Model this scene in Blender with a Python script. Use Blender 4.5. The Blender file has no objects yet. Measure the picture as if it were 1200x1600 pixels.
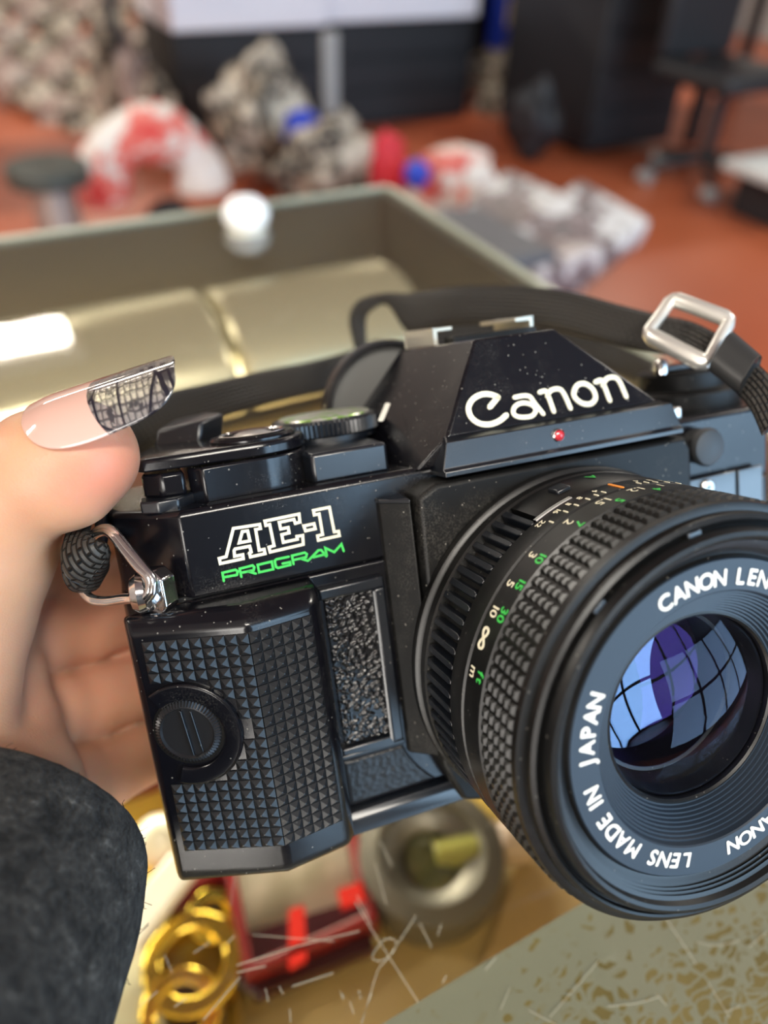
import bpy, bmesh, math, random
import numpy as np
from mathutils import Vector, Matrix, noise
random.seed(7)
PI = math.pi
C = bpy.context.scene.collection
SC = bpy.context.scene

# ------------------------------------------------------------------ camera pose (solved from the photograph)
F = 1185.68
R = np.array([[0.93481666, -0.33411051, -0.120366], [0.18722731, 0.17566533, 0.96648209], [-0.30176769, -0.92601936, 0.22676949]])
T = np.array([36.4728946, -50.96347665, -152.48277029])
O = -R.T @ T                                  # viewpoint in the film camera's own millimetres
W = None
def _world():
    nad = np.array([-60, -1388, -1185.7]); nad /= np.linalg.norm(nad)
    up = R.T @ (-nad)
    a = R.T @ np.array([2800, 890, -1185.7]); a -= a @ up * up; a /= np.linalg.norm(a)
    return np.array([a, np.cross(up, a), up])
W = _world()
CAMH = 1.122                                  # phone height above the shop floor, metres
GLASS = 0.95                                  # top of the display counter
def b2w(p): return W @ (np.array(p, float) - O) / 1000 + np.array([0, 0, CAMH])
def ray(px, py): return R.T @ np.array([(px - 600) / F, -(py - 800) / F, -1.])
def U(px, py, d):                             # world point (m) at depth d (mm) in front of the viewpoint
    return b2w(O + ray(px, py) * d)
def UB(px, py, d): return O + ray(px, py) * d # the same in body millimetres
def PL(px, py, n, d):                         # on the plane n.X = d of the film camera body
    D = ray(px, py); n = np.array(n, float); s = (d - n @ O) / (n @ D); return O + s * D
def HZ(px, py, z):                            # world point on the horizontal plane z (m)
    D = W @ ray(px, py); s = (z - CAMH) / D[2]; return np.array([D[0] * s, D[1] * s, z])
BM = Matrix(((W[0][0], W[0][1], W[0][2], 0), (W[1][0], W[1][1], W[1][2], 0), (W[2][0], W[2][1], W[2][2], 0), (0, 0, 0, 1)))
def body_matrix(origin_mm):
    m = BM.copy(); p = b2w(origin_mm); m.translation = Vector(p); return m

cam = bpy.data.cameras.new('camera'); camo = bpy.data.objects.new('camera', cam); C.objects.link(camo)
cw = W @ R.T                                  # columns: camera axes in world
camo.matrix_world = Matrix(((cw[0][0], cw[0][1], cw[0][2], 0), (cw[1][0], cw[1][1], cw[1][2], 0), (cw[2][0], cw[2][1], cw[2][2], CAMH), (0, 0, 0, 1)))
cam.sensor_fit = 'VERTICAL'; cam.lens = 5.7; cam.sensor_height = 5.7 * 1600 / F
cam.clip_start = 0.01; cam.clip_end = 50
cam.dof.use_dof = True; cam.dof.focus_distance = 0.118; cam.dof.aperture_fstop = 1.9
SC.camera = camo
SC.view_settings.view_transform = 'Standard'; SC.view_settings.look = 'None'
SC.view_settings.gamma = 1; SC.view_settings.use_curve_mapping = False
SC.view_settings.exposure = 0.0
try: SC.cycles.use_denoising = True
except Exception: pass

# ------------------------------------------------------------------ world and lights
wd = bpy.data.worlds.new('world'); SC.world = wd; wd.use_nodes = True
wd.node_tree.nodes['Background'].inputs[0].default_value = (0.75, 0.85, 1, 1)
wd.node_tree.nodes['Background'].inputs[1].default_value = 1.0
def area(name, loc, rot, sx, sy, power, col):
    l = bpy.data.lights.new(name, 'AREA'); l.shape = 'RECTANGLE'; l.size = sx; l.size_y = sy; l.energy = power; l.color = col
    o = bpy.data.objects.new(name, l); C.objects.link(o); o.location = loc; o.rotation_euler = rot; return o
# daylight entering through the shop-front windows behind the photographer
WIN = [(-3.7, -2.0), (0.45, 1.40), (1.5, 2.45), (2.55, 3.5), (3.6, 4.55)]
WZ = ((0.25, 1.5), (1.6, 2.92))
for i, (x0, x1) in enumerate(WIN):
    for (z0, z1) in WZ:
        area('daylight', ((x0 + x1) / 2, -2.69, (z0 + z1) / 2), (PI / 2, 0, 0), x1 - x0, z1 - z0, (19 if i else 40) * (x1 - x0) * (z1 - z0), (0.45, 0.72, 1.0) if i else (1.0, .94, .86))
# fluorescent ceiling troffers
TROF = [(-.35, -1.25), (3.3, 0.3), (-2.6, 1.8), (-.27, 4.42), (4.4, 4.42), (1.4, 7.6), (4.2, 7.6), (-1.2, 7.6)]
for (x, y) in TROF:
    area('ceiling_lamp_light', (x, y, 2.9), (0, 0, 0), 1.15, 0.28, 60, (1.0, 0.94, 0.84))

# ------------------------------------------------------------------ helpers
def mat(name, col=(.5, .5, .5), rough=.5, metal=0., spec=.5, coat=0., sheen=0., alpha=None, emit=None, es=1.):
    m = bpy.data.materials.new(name); m.use_nodes = True
    b = m.node_tree.nodes['Principled BSDF']
    b.inputs['Base Color'].default_value = (*col, 1); b.inputs['Roughness'].default_value = rough
    b.inputs['Metallic'].default_value = metal; b.inputs['Specular IOR Level'].default_value = spec
    b.inputs['Coat Weight'].default_value = coat; b.inputs['Sheen Weight'].default_value = sheen
    if emit: b.inputs['Emission Color'].default_value = (*emit, 1); b.inputs['Emission Strength'].default_value = es
    return m
class NT:
    def __init__(s, m): s.m = m; s.t = m.node_tree; s.b = s.t.nodes.get('Principled BSDF'); s.out = s.t.nodes['Material Output']
    def n(s, typ, **kw):
        nd = s.t.nodes.new(typ)
        for k, v in kw.items():
            if k.startswith('i_'):
                key = k[2:]; key = int(key) if key.isdigit() else key.replace('_', ' ')
                nd.inputs[key].default_value = v
            else: setattr(nd, k, v)
        return nd
    def l(s, a, b): s.t.links.new(a, b)
    def obj(s, scale=(1, 1, 1), rot=(0, 0, 0)):
        tc = s.n('ShaderNodeTexCoord'); mp = s.n('ShaderNodeMapping'); mp.inputs['Scale'].default_value = scale; mp.inputs['Rotation'].default_value = rot
        s.l(tc.outputs['Object'], mp.inputs[0]); return mp.outputs[0]
    def noise(s, vec, scale, detail=3, rough=.5):
        nd = s.n('ShaderNodeTexNoise'); nd.inputs['Scale'].default_value = scale; nd.inputs['Detail'].default_value = detail; nd.inputs['Roughness'].default_value = rough
        s.l(vec, nd.inputs['Vector']); return nd.outputs['Fac']
    def vor(s, vec, scale, feature='F1', out='Distance', rnd=1.):
        nd = s.n('ShaderNodeTexVoronoi'); nd.feature = feature; nd.inputs['Scale'].default_value = scale; nd.inputs['Randomness'].default_value = rnd
        s.l(vec, nd.inputs['Vector']); return nd.outputs[out]
    def ramp(s, fac, stops, interp='LINEAR'):
        nd = s.n('ShaderNodeValToRGB'); nd.color_ramp.interpolation = interp
        e = nd.color_ramp.elements
        while len(e) < len(stops): e.new(.5)
        for k, (p, c) in enumerate(stops):
            e[k].position = p; e[k].color = (*c, 1) if len(c) == 3 else c
        s.l(fac, nd.inputs[0]); return nd.outputs[0]
    def math(s, op, a, b=None, c=None):
        nd = s.n('ShaderNodeMath'); nd.operation = op
        for k, v in enumerate((a, b, c)):
            if v is None: continue
            if isinstance(v, (int, float)): nd.inputs[k].default_value = v
            else: s.l(v, nd.inputs[k])
        return nd.outputs[0]
    def mix(s, f, a, b):
        nd = s.n('ShaderNodeMix'); nd.data_type = 'RGBA'
        for k, v in ((0, f), (6, a), (7, b)):
            if isinstance(v, (int, float)): nd.inputs[k].default_value = v
            elif isinstance(v, tuple): nd.inputs[k].default_value = (*v, 1)
            else: s.l(v, nd.inputs[k])
        return nd.outputs[2]
    def bump(s, h, strength, dist):
        nd = s.n('ShaderNodeBump'); nd.inputs['Strength'].default_value = strength; nd.inputs['Distance'].default_value = dist
        s.l(h, nd.inputs['Height']); s.l(nd.outputs[0], s.b.inputs['Normal']); return nd

class MB:
    """collects geometry (millimetres by default) and links it as ONE mesh object"""
    def __init__(s): s.v = []; s.f = []
    def add(s, v, f):
        k = len(s.v); s.v += [tuple(map(float, p)) for p in v]; s.f += [tuple(i + k for i in q) for q in f]; return s
    def box(s, x0, x1, y0, y1, z0, z1):
        v = [(x, y, z) for z in (z0, z1) for y in (y0, y1) for x in (x0, x1)]
        return s.add(v, [(0, 2, 3, 1), (4, 5, 7, 6), (0, 1, 5, 4), (2, 6, 7, 3), (0, 4, 6, 2), (1, 3, 7, 5)])
    def obox(s, c, ax, ay, az):
        c, ax, ay, az = (np.array(q, float) for q in (c, ax, ay, az))
        v = [c + i * ax + j * ay + k * az for k in (-1, 1) for j in (-1, 1) for i in (-1, 1)]
        return s.add(v, [(0, 2, 3, 1), (4, 5, 7, 6), (0, 1, 5, 4), (2, 6, 7, 3), (0, 4, 6, 2), (1, 3, 7, 5)])
    def loft(s, rings, cap=True, closed=True):
        n = len(rings[0]); v = [p for r in rings for p in r]; f = []
        for a in range(len(rings) - 1):
            for i in range(n if closed else n - 1):
                j = (i + 1) % n; f.append((a * n + i, a * n + j, (a + 1) * n + j, (a + 1) * n + i))
        if cap: f.append(tuple(range(n - 1, -1, -1))); f.append(tuple((len(rings) - 1) * n + i for i in range(n)))
        return s.add(v, f)
    def ext(s, poly, z0, z1, ax='z', inset=None):
        def P(p, h):
            return (p[0], p[1], h) if ax == 'z' else ((p[0], h, p[1]) if ax == 'y' else (h, p[0], p[1]))
        return s.loft([[P(p, z0) for p in poly], [P(p, z1) for p in (inset or poly)]])
    def lathe(s, prof, c, n=96, ax='y', a0=0, a1=2 * PI, cap=False):
        full = abs(a1 - a0 - 2 * PI) < 1e-6; m = n if full else n + 1
        rings = []
        for (r, h) in prof:
            ring = []
            for i in range(m):
                a = a0 + (a1 - a0) * i / n
                if ax == 'y': ring.append((c[0] + r * math.cos(a), h, c[2] + r * math.sin(a)))
                else: ring.append((c[0] + r * math.cos(a), c[1] + r * math.sin(a), h))
            rings.append(ring)
        return s.loft(rings, cap=cap, closed=full)
    def tube(s, pts, rad, n=12, closed=False, flat=None):
        pts = [np.array(p, float) for p in pts]; m = len(pts); rings = []; up = None
        for i in range(m):
            a = pts[(i - 1) % m] if (closed or i > 0) else pts[i]; b = pts[(i + 1) % m] if (closed or i < m - 1) else pts[i]
            t = b - a; t /= np.linalg.norm(t) + 1e-12
            if up is None:
                up = np.cross(t, (0, 0, 1)); 
                if np.linalg.norm(up) < .1: up = np.cross(t, (0, 1, 0))
            up = up - up @ t * t; up /= np.linalg.norm(up); w = np.cross(t, up)
            r = rad[i] if hasattr(rad, '__len__') else rad
            rings.append([pts[i] + r * (math.cos(2 * PI * k / n) * up + math.sin(2 * PI * k / n) * w) for k in range(n)])
        if closed: rings.append(rings[0]); return s.loft(rings, cap=False)
        return s.loft(rings)
    def stroke(s, pts, w, nrm, h=.15, closed=False, caps=True):
        """flat raised line on a surface: pts 3-D, width w, normal nrm"""
        pts = [np.array(p, float) for p in pts]; nrm = np.array(nrm, float); nrm /= np.linalg.norm(nrm); m = len(pts); L = []; Rr = []
        for i in range(m):
            a = pts[(i - 1) % m] if (closed or i > 0) else None; b = pts[(i + 1) % m] if (closed or i < m - 1) else None
            d = []
            for p, q in ((a, pts[i]), (pts[i], b)):
                if p is None or q is None: continue
                t = q - p; t /= np.linalg.norm(t) + 1e-9; d.append(np.cross(nrm, t))
            o = sum(d); o /= np.linalg.norm(o) + 1e-9; k = 1 / max(.45, o @ d[0])
            ww = (w[i] if hasattr(w, '__len__') else w) / 2
            L.append(pts[i] + o * ww * k); Rr.append(pts[i] - o * ww * k)
        if caps and not closed:
            ww = (w[0] if hasattr(w, '__len__') else w) / 2
            t = pts[0] - pts[1]; t /= np.linalg.norm(t); L.insert(0, pts[0] + t * ww * .9 + (L[0] - pts[0]) * .45); Rr.insert(0, pts[0] + t * ww * .9 + (Rr[0] - pts[0]) * .45)
            ww = (w[-1] if hasattr(w, '__len__') else w) / 2
            t = pts[-1] - pts[-2]; t /= np.linalg.norm(t); L.append(pts[-1] + t * ww * .9 + (L[-1] - pts[-1]) * .45); Rr.append(pts[-1] + t * ww * .9 + (Rr[-1] - pts[-1]) * .45)
        rings = [[l - nrm * .1, l + nrm * h, r + nrm * h, r - nrm * .1] for l, r in zip(L, Rr)]
        if closed: rings.append(rings[0]); return s.loft(rings, cap=False)
        return s.loft(rings)
    def build(s, name, m, parent=None, bevel=0, seg=2, smooth=True, scale=.001, label=None, subs=0, origin=None, ang=35):
        v = np.array(s.v) * scale
        if origin is not None: v = v - np.array(origin)
        me = bpy.data.meshes.new(name); me.from_pydata([tuple(p) for p in v], [], s.f); me.validate()
        bm = bmesh.new(); bm.from_mesh(me); bmesh.ops.remove_doubles(bm, verts=bm.verts, dist=1e-7 * (1 if scale < 1 else 100)); bmesh.ops.recalc_face_normals(bm, faces=bm.faces); bm.to_mesh(me); bm.free()
        if m: me.materials.append(m)
        o = bpy.data.objects.new(name, me); C.objects.link(o)
        if parent: o.parent = parent
        if origin is not None: o.location = origin
        if smooth:
            for p in me.polygons: p.use_smooth = True
            try: me.set_sharp_from_angle(angle=math.radians(ang))
            except Exception: pass
        if bevel:
            md = o.modifiers.new('bevel', 'BEVEL'); md.width = bevel * scale; md.segments = seg; md.limit_method = 'ANGLE'; md.angle_limit = math.radians(30); md.harden_normals = False
        if subs:
            md = o.modifiers.new('subd', 'SUBSURF'); md.levels = subs; md.render_levels = subs
        if label: o['label'] = label
        return o
def tag(o, label, cat, group=None, kind=None):
    if label: o['label'] = label
    if cat: o['category'] = cat
    if group: o['group'] = group
    if kind: o['kind'] = kind
    return o
def thing(name, label, cat, loc=(0, 0, 0), rz=0, group=None, mtx=None):
    o = bpy.data.objects.new(name, None); C.objects.link(o); o.empty_display_size = .02
    if mtx is not None: o.matrix_world = mtx
    else: o.location = loc; o.rotation_euler = (0, 0, rz)
    return tag(o, label, cat, group)
def struct(o): o['kind'] = 'structure'; return o

_fc = {}
def glyph(ch):
    """filled outline of one character, cap height 1, left edge 0: (verts2d, faces, advance width)"""
    if ch in _fc: return _fc[ch]
    cu = bpy.data.curves.new('glyph', 'FONT'); cu.body = ch; cu.size = 1; cu.resolution_u = 4
    o = bpy.data.objects.new('glyph', cu); C.objects.link(o)
    dg = bpy.context.evaluated_depsgraph_get(); me = bpy.data.meshes.new_from_object(o.evaluated_get(dg))
    v = np.array([(p.co.x, p.co.y) for p in me.vertices]) if len(me.vertices) else np.zeros((0, 2)); f = [tuple(p.vertices) for p in me.polygons]
    bpy.data.objects.remove(o); bpy.data.curves.remove(cu); bpy.data.meshes.remove(me)
    cap = .729
    v = v / cap
    x0, x1 = (v[:, 0].min(), v[:, 0].max()) if len(v) else (0, .3)
    if len(v): v[:, 0] -= (x0 + x1) / 2
    _fc[ch] = (v, f, x1 - x0); return _fc[ch]
def put_glyph(mb, ch, size, fn, xs=1., bold=.0):
    """size = cap height mm; fn(u, v) -> 3-D, u along reading, v up (0 = baseline)"""
    v, f, w = glyph(ch)
    offs = [(0, 0)] if not bold else [(bold * math.cos(a), bold * math.sin(a)) for a in (0, PI / 2, PI, 3 * PI / 2)]
    for k, (ox, oy) in enumerate(offs):
        pts = [fn((p[0] * xs) * size + ox, p[1] * size + oy, k * .004) for p in v]
        mb.add(pts, f)

# ------------------------------------------------------------------ signed-distance bodies meshed with surface nets (hand, sleeve)
def surface_net(sdf, lo, hi, h):
    lo = np.array(lo, float); hi = np.array(hi, float); n = np.ceil((hi - lo) / h).astype(int) + 1
    gx, gy, gz = np.meshgrid(*[lo[i] + h * np.arange(n[i]) for i in range(3)], indexing='ij')
    D = sdf(gx, gy, gz).astype(np.float32); s = D < 0
    c = np.zeros(tuple(n - 1), np.uint8)
    for i in (0, 1):
        for j in (0, 1):
            for k in (0, 1): c += s[i:n[0] - 1 + i, j:n[1] - 1 + j, k:n[2] - 1 + k]
    act = (c > 0) & (c < 8); idx = -np.ones(act.shape, int); cells = np.argwhere(act); idx[act] = np.arange(len(cells))
    acc = np.zeros((len(cells), 3)); cnt = np.zeros(len(cells))
    co = [(i, j, k) for i in (0, 1) for j in (0, 1) for k in (0, 1)]
    for a in co:
        for b in co:
            if sum(abs(np.array(a) - b)) == 1 and a < b:
                da = D[tuple((cells + a).T)]; db = D[tuple((cells + b).T)]; m = (da < 0) != (db < 0)
                tt = np.where(m, da / np.where(m, da - db, 1), 0)
                acc += m[:, None] * (np.array(a) + tt[:, None] * (np.array(b) - np.array(a))); cnt += m
    V = lo + h * (cells + acc / cnt[:, None]); Fs = []
    for ax in range(3):
        o1, o2 = [(1, 2), (2, 0), (0, 1)][ax]
        sl = [slice(None)] * 3; sl2 = [slice(None)] * 3; sl[ax] = slice(0, -1); sl2[ax] = slice(1, None)
        ch = s[tuple(sl)] != s[tuple(sl2)]; e = np.argwhere(ch); neg = s[tuple(sl)][ch]
        ok = (e[:, o1] > 0) & (e[:, o2] > 0) & (e[:, o1] < n[o1] - 1) & (e[:, o2] < n[o2] - 1); e = e[ok]; neg = neg[ok]
        u1 = np.zeros(3, int); u1[o1] = 1; u2 = np.zeros(3, int); u2[o2] = 1
        q = np.stack([idx[tuple((e - u1 - u2).T)], idx[tuple((e - u2).T)], idx[tuple(e.T)], idx[tuple((e - u1).T)]], 1)
        q[~neg] = q[~neg][:, ::-1]; Fs.append(q)
    return V, np.concatenate(Fs)
def capsule(x, y, z, a, b, ra, rb):
    a = np.array(a, float); b = np.array(b, float); ab = b - a; L = ab @ ab
    t = np.clip(((x - a[0]) * ab[0] + (y - a[1]) * ab[1] + (z - a[2]) * ab[2]) / L, 0, 1)
    d = np.sqrt((x - a[0] - t * ab[0]) ** 2 + (y - a[1] - t * ab[1]) ** 2 + (z - a[2] - t * ab[2]) ** 2)
    return d - (ra + (rb - ra) * t)
def smin(a, b, k):
    h = np.clip(.5 + .5 * (b - a) / k, 0, 1); return b * (1 - h) + a * h - k * h * (1 - h)

def smoothpts(P, n=6, closed=False):
    P = [np.array(p, float) for p in P]; out = []; m = len(P)
    rng = range(m) if closed else range(m - 1)
    for i in rng:
        p0 = P[(i - 1) % m] if closed or i > 0 else P[i]; p1 = P[i]; p2 = P[(i + 1) % m]; p3 = P[(i + 2) % m] if closed or i < m - 2 else P[(i + 1) % m]
        for k in range(n):
            s = k / n; out.append(.5 * ((2 * p1) + (-p0 + p2) * s + (2 * p0 - 5 * p1 + 4 * p2 - p3) * s * s + (-p0 + 3 * p1 - 3 * p2 + p3) * s ** 3))
    if not closed: out.append(P[-1])
    return out
# ------------------------------------------------------------------ materials
def black_plastic(name, col=(.008, .008, .01), rough=.22, dust=.5, coat=.0, spec=.5):
    m = mat(name, col, rough, spec=spec, coat=coat); t = NT(m); v = t.obj()
    sp = t.vor(v, 900, out='Distance'); big = t.noise(v, 60, 4, .7); gr = t.noise(v, 3500, 2, .6)
    speck = t.math('LESS_THAN', sp, .13)
    dens = t.math('GREATER_THAN', t.noise(v, 700, 1), .55)
    sp2 = t.math('MULTIPLY', t.math('MULTIPLY', speck, dens), .8)
    haze = t.math('MULTIPLY', t.ramp(big, [(.50, (0, 0, 0)), (.85, (1, 1, 1))]), t.ramp(gr, [(.45, (0, 0, 0)), (.7, (1, 1, 1))]))
    f = t.math('MULTIPLY', t.math('MAXIMUM', sp2, t.math('MULTIPLY', haze, .35)), dust)
    t.l(t.mix(f, col, (.32, .30, .26)), t.b.inputs['Base Color'])
    t.l(t.math('ADD', t.math('MULTIPLY', f, .5), rough), t.b.inputs['Roughness'])
    t.bump(t.noise(v, 900, 3), .04, .0002)
    return m
M = {}
M['shell'] = black_plastic('glossy_black_paint', (.004, .004, .006), rough=.2, dust=.6)
M['satin'] = black_plastic('satin_black_paint', (.004, .006, .010), rough=.32, dust=.35, spec=.9)
M['panel'] = black_plastic('satin_body_panel', (.010, .014, .020), rough=.34, dust=.2, spec=1., coat=.5)
M['dark'] = black_plastic('dusty_black', (.004, .004, .004), .5, .8, spec=.3)
M['lensblack'] = black_plastic('lens_black', (.0035, .0035, .0035), .38, .3)
M['rubber'] = black_plastic('grip_rubber', (.010, .011, .013), .40, .2, spec=.45)
M['focus'] = black_plastic('focus_rubber', (.008, .008, .0075), .40, .12)
def leather():
    m = mat('black_leatherette', (.008, .008, .009), .3, spec=.6); t = NT(m); v = t.obj((1, 1, 1.6))
    h = t.ramp(t.vor(v, 1100, 'SMOOTH_F1'), [(0, (1, 1, 1)), (.75, (0, 0, 0))]); t.bump(h, 1.0, .0006); return m
M['leather'] = black_plastic('pebbled_leatherette', (.006, .006, .007), .22, .25, spec=.8)
M['ringmatte'] = mat('matte_blue_black_anodised', (.010, .018, .030), .5, spec=.55)
M['white'] = mat('white_enamel', (.85, .83, .74), .4)
M['cream'] = mat('cream_paint', (.85, .80, .60), .45)
M['green'] = mat('green_paint', (.06, .62, .10), .45)
M['orange'] = mat('orange_paint', (.95, .32, .04), .45)
M['red'] = mat('red_led', (.55, .03, .04), .15, coat=1.)
M['chrome'] = mat('chrome', (.82, .80, .78), .14, 1.)
t = NT(M['chrome']); t.bump(t.noise(t.obj(), 900, 3), .15, .0002)
M['steel'] = mat('satin_steel', (.62, .60, .56), .3, 1.)
M['silver'] = mat('silver_dial', (.55, .55, .50), .35, .8)
def dialtop():
    m = mat('dial_face', (.5, .5, .45), .32, .6); t = NT(m); v = t.obj()
    t.l(t.ramp(t.noise(v, 500, 2), [(.5, (.55, .54, .48)), (.62, (.30, .48, .12))]), t.b.inputs['Base Color']); return m
M['dialtop'] = dialtop()
def twoside(t, ior):                          # same reflectance from either side of a thin pane
    g = t.n('ShaderNodeNewGeometry'); return t.math('ADD', ior, t.math('MULTIPLY', g.outputs['Backfacing'], 1 / ior - ior))
def glassy(name, tint=(1, 1, 1), refl=(1, 1, 1), ior=1.5, base=0.0, rough=.0):
    m = bpy.data.materials.new(name); m.use_nodes = True; t = NT(m); t.t.nodes.remove(t.b)
    tr = t.n('ShaderNodeBsdfTransparent'); tr.inputs[0].default_value = (*tint, 1)
    gl = t.n('ShaderNodeBsdfGlossy'); gl.inputs['Color'].default_value = (*refl, 1); gl.inputs['Roughness'].default_value = rough
    fr = t.n('ShaderNodeFresnel'); t.l(twoside(t, ior), fr.inputs[0])
    f = t.math('MAXIMUM', fr.outputs[0], base)
    mx = t.n('ShaderNodeMixShader'); t.l(f, mx.inputs[0]); t.l(tr.outputs[0], mx.inputs[1]); t.l(gl.outputs[0], mx.inputs[2]); t.l(mx.outputs[0], t.out.inputs[0])
    return m
M['lens_glass'] = glassy('front_element_glass', (.92, .94, .97), (.30, .33, .42), 1.5)
M['lens_purple'] = glassy('coated_element', (.72, .75, .85), (.42, .2, .85), 1.35, .03)
M['lens_amber'] = glassy('deep_element', (.08, .06, .04), (.8, .92, 1.), 1.5, .20)
M['lens_back'] = mat('lens_cavity', (.003, .002, .002), .6)

# webbing: woven black nylon
def webbing():
    m = mat('woven_black_nylon', (.02, .019, .018), .5, spec=.4); t = NT(m)
    uv = t.n('ShaderNodeUVMap'); mp = t.n('ShaderNodeMapping'); mp.inputs['Scale'].default_value = (1, 1, 1); t.l(uv.outputs[0], mp.inputs[0])
    br = t.n('ShaderNodeTexBrick'); br.inputs['Scale'].default_value = 1; br.inputs['Mortar Size'].default_value = .22; br.inputs['Mortar Smooth'].default_value = 1; br.inputs['Brick Width'].default_value = 1.9; br.inputs['Row Height'].default_value = .95
    t.l(mp.outputs[0], br.inputs[0])
    h = t.math('SUBTRACT', 1., br.outputs['Fac'])
    t.bump(h, 1., .0012)
    t.l(t.mix(h, (.003, .003, .003), (.046, .042, .037)), t.b.inputs['Base Color'])
    return m
M['web'] = webbing()

# ------------------------------------------------------------------ THE SETTING: shop room
def boxobj(name, m, x0, x1, y0, y1, z0, z1, parent=None, bevel=0):
    c = ((x0 + x1) / 2, (y0 + y1) / 2, z0) if parent is None else None
    return MB().box(x0, x1, y0, y1, z0, z1).build(name, m, parent, scale=1., bevel=bevel, origin=c, smooth=bevel > 0)
mf = mat('rust_red_floor', (.30, .085, .04), .35); t = NT(mf); v = t.obj()
t.l(t.ramp(t.noise(v, 1.2, 4), [(.3, (.34, .07, .025)), (.7, (.43, .11, .045))]), t.b.inputs['Base Color'])
mw = mat('wall_paint', (.30, .28, .26), .8); mc = mat('ceiling_paint', (.22, .21, .20), .9); mdk = mat('dark_fascia', (.05, .045, .04), .6)
struct(boxobj('floor', mf, -4, 7, -2.7, 8.5, -.1, 0))
struct(boxobj('ceiling', mc, -4, 7, -2.7, 8.5, 3, 3.1))
struct(boxobj('wall_back', mw, -4, 7, 8.5, 8.6, 0, 3))
struct(boxobj('wall_left', mw, -4.1, -4, -2.7, 8.5, 0, 3))
struct(boxobj('wall_right', mw, 7, 7.1, -2.7, 8.5, 0, 3))
wf = MB(); xs = [-4] + [q for w_ in WIN for q in w_] + [7]
wf.box(-4, 7, -2.8, -2.7, 0, .25); wf.box(-4, 7, -2.8, -2.7, 2.92, 3); wf.box(-4, 7, -2.8, -2.7, 1.5, 1.6)
for k in range(0, len(xs), 2): wf.box(xs[k], xs[k + 1], -2.8, -2.7, .25, 2.92)
struct(wf.build('wall_front', mat('shopfront_frame', (.03, .03, .03), .5), scale=1., smooth=False))
mt = mat('troffer_white', (.8, .8, .78), .5)
for i, (x, y) in enumerate(TROF):
    th = thing('ceiling_light', 'long fluorescent ceiling fixture', 'ceiling light', (x, y, 3), group='fluorescent ceiling fixtures')
    MB().box(-.64, .64, -.2, .2, -.06, 0).build('housing', mt, th, scale=1., smooth=False)
    MB().box(-.58, .58, -.14, .14, -.075, -.061).build('diffuser', mat('diffuser', (.9, .88, .8), .5, emit=(1, .92, .78), es=6), th, scale=1., smooth=False)
# ------------------------------------------------------------------ display counter
mg = glassy('counter_glass', (.93, .96, .93), (1, 1, 1), 1.5)
def scratched():
    m = bpy.data.materials.new('scratched_counter_glass'); m.use_nodes = True; t = NT(m); t.t.nodes.remove(t.b)
    tr = t.n('ShaderNodeBsdfTransparent'); tr.inputs[0].default_value = (.96, .955, .93, 1)
    gl_ = t.n('ShaderNodeBsdfGlossy'); gl_.inputs['Roughness'].default_value = .02
    fr = t.n('ShaderNodeFresnel'); t.l(twoside(t, 1.45), fr.inputs[0])
    mx = t.n('ShaderNodeMixShader'); t.l(fr.outputs[0], mx.inputs[0]); t.l(tr.outputs[0], mx.inputs[1]); t.l(gl_.outputs[0], mx.inputs[2])
    t.l(mx.outputs[0], t.out.inputs[0])
    return m
X0, X1, Y0, Y1 = -.9, .262, .04, .482
ctr = thing('display_counter', 'glass-topped display counter with a scuffed olive metal front rail', 'display counter', (0, .26, 0))
co = (0, .26, 0)
def cpart(mb, name, m, bevel=0, smooth=False, label=None):
    mb.v = [(p[0], p[1] - .26, p[2]) for p in mb.v]
    return mb.build(name, m, ctr, scale=1., bevel=bevel, smooth=smooth, label=label)
cpart(MB().box(X0, X1, Y0 - .16, Y1, GLASS - .0008, GLASS), 'glass_top', scratched())
def railmat():
    m = mat('flaking_olive_rail', (.2, .17, .07), .45, .0); t = NT(m); v = t.obj((1, 1, 1))
    tc = t.n('ShaderNodeTexCoord'); sx = t.n('ShaderNodeSeparateXYZ'); t.l(tc.outputs['Object'], sx.inputs[0])
    nz = t.n('ShaderNodeTexNoise'); nz.inputs['Scale'].default_value = 160; t.l(v, nz.inputs['Vector'])
    vm = t.n('ShaderNodeVectorMath'); vm.operation = 'SCALE'; vm.inputs['Scale'].default_value = .006; t.l(nz.outputs['Color'], vm.inputs[0])
    va = t.n('ShaderNodeVectorMath'); va.operation = 'ADD'; t.l(v, va.inputs[0]); t.l(vm.outputs[0], va.inputs[1])
    mp = t.n('ShaderNodeMapping'); mp.inputs['Rotation'].default_value = (0, 0, -.15); mp.inputs['Scale'].default_value = (.62, 1.25, 1); t.l(va.outputs[0], mp.inputs[0])
    e = t.vor(mp.outputs[0], 330, 'DISTANCE_TO_EDGE'); e2 = t.vor(mp.outputs[0], 130, 'DISTANCE_TO_EDGE')
    # film is dense next to the rail's inner edge and breaks up away from it (object y: .04-.26 = -.22 at the edge)
    dist = t.math('SUBTRACT', -.22, sx.outputs['Y'])
    dj = t.math('ADD', dist, t.math('MULTIPLY', t.math('SUBTRACT', t.noise(v, 35, 2), .5), .03))
    k1 = t.math('MULTIPLY', t.math('POWER', 2.718, t.math('MULTIPLY', dj, -48.)), .36)
    film1 = t.math('LESS_THAN', e, k1)
    k2 = t.math('MULTIPLY', t.math('POWER', 2.718, t.math('MULTIPLY', dj, -60.)), .16)
    film2 = t.math('LESS_THAN', e2, k2)
    f = t.math('MAXIMUM', film1, t.math('MULTIPLY', film2, .8))
    rust = t.ramp(t.noise(v, 40, 4), [(.35, (.15, .118, .036)), (.7, (.25, .195, .07))])
    t.l(t.mix(f, rust, (.25, .255, .19)), t.b.inputs['Base Color']); t.bump(f, .3, .0002)
    return m
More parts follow.
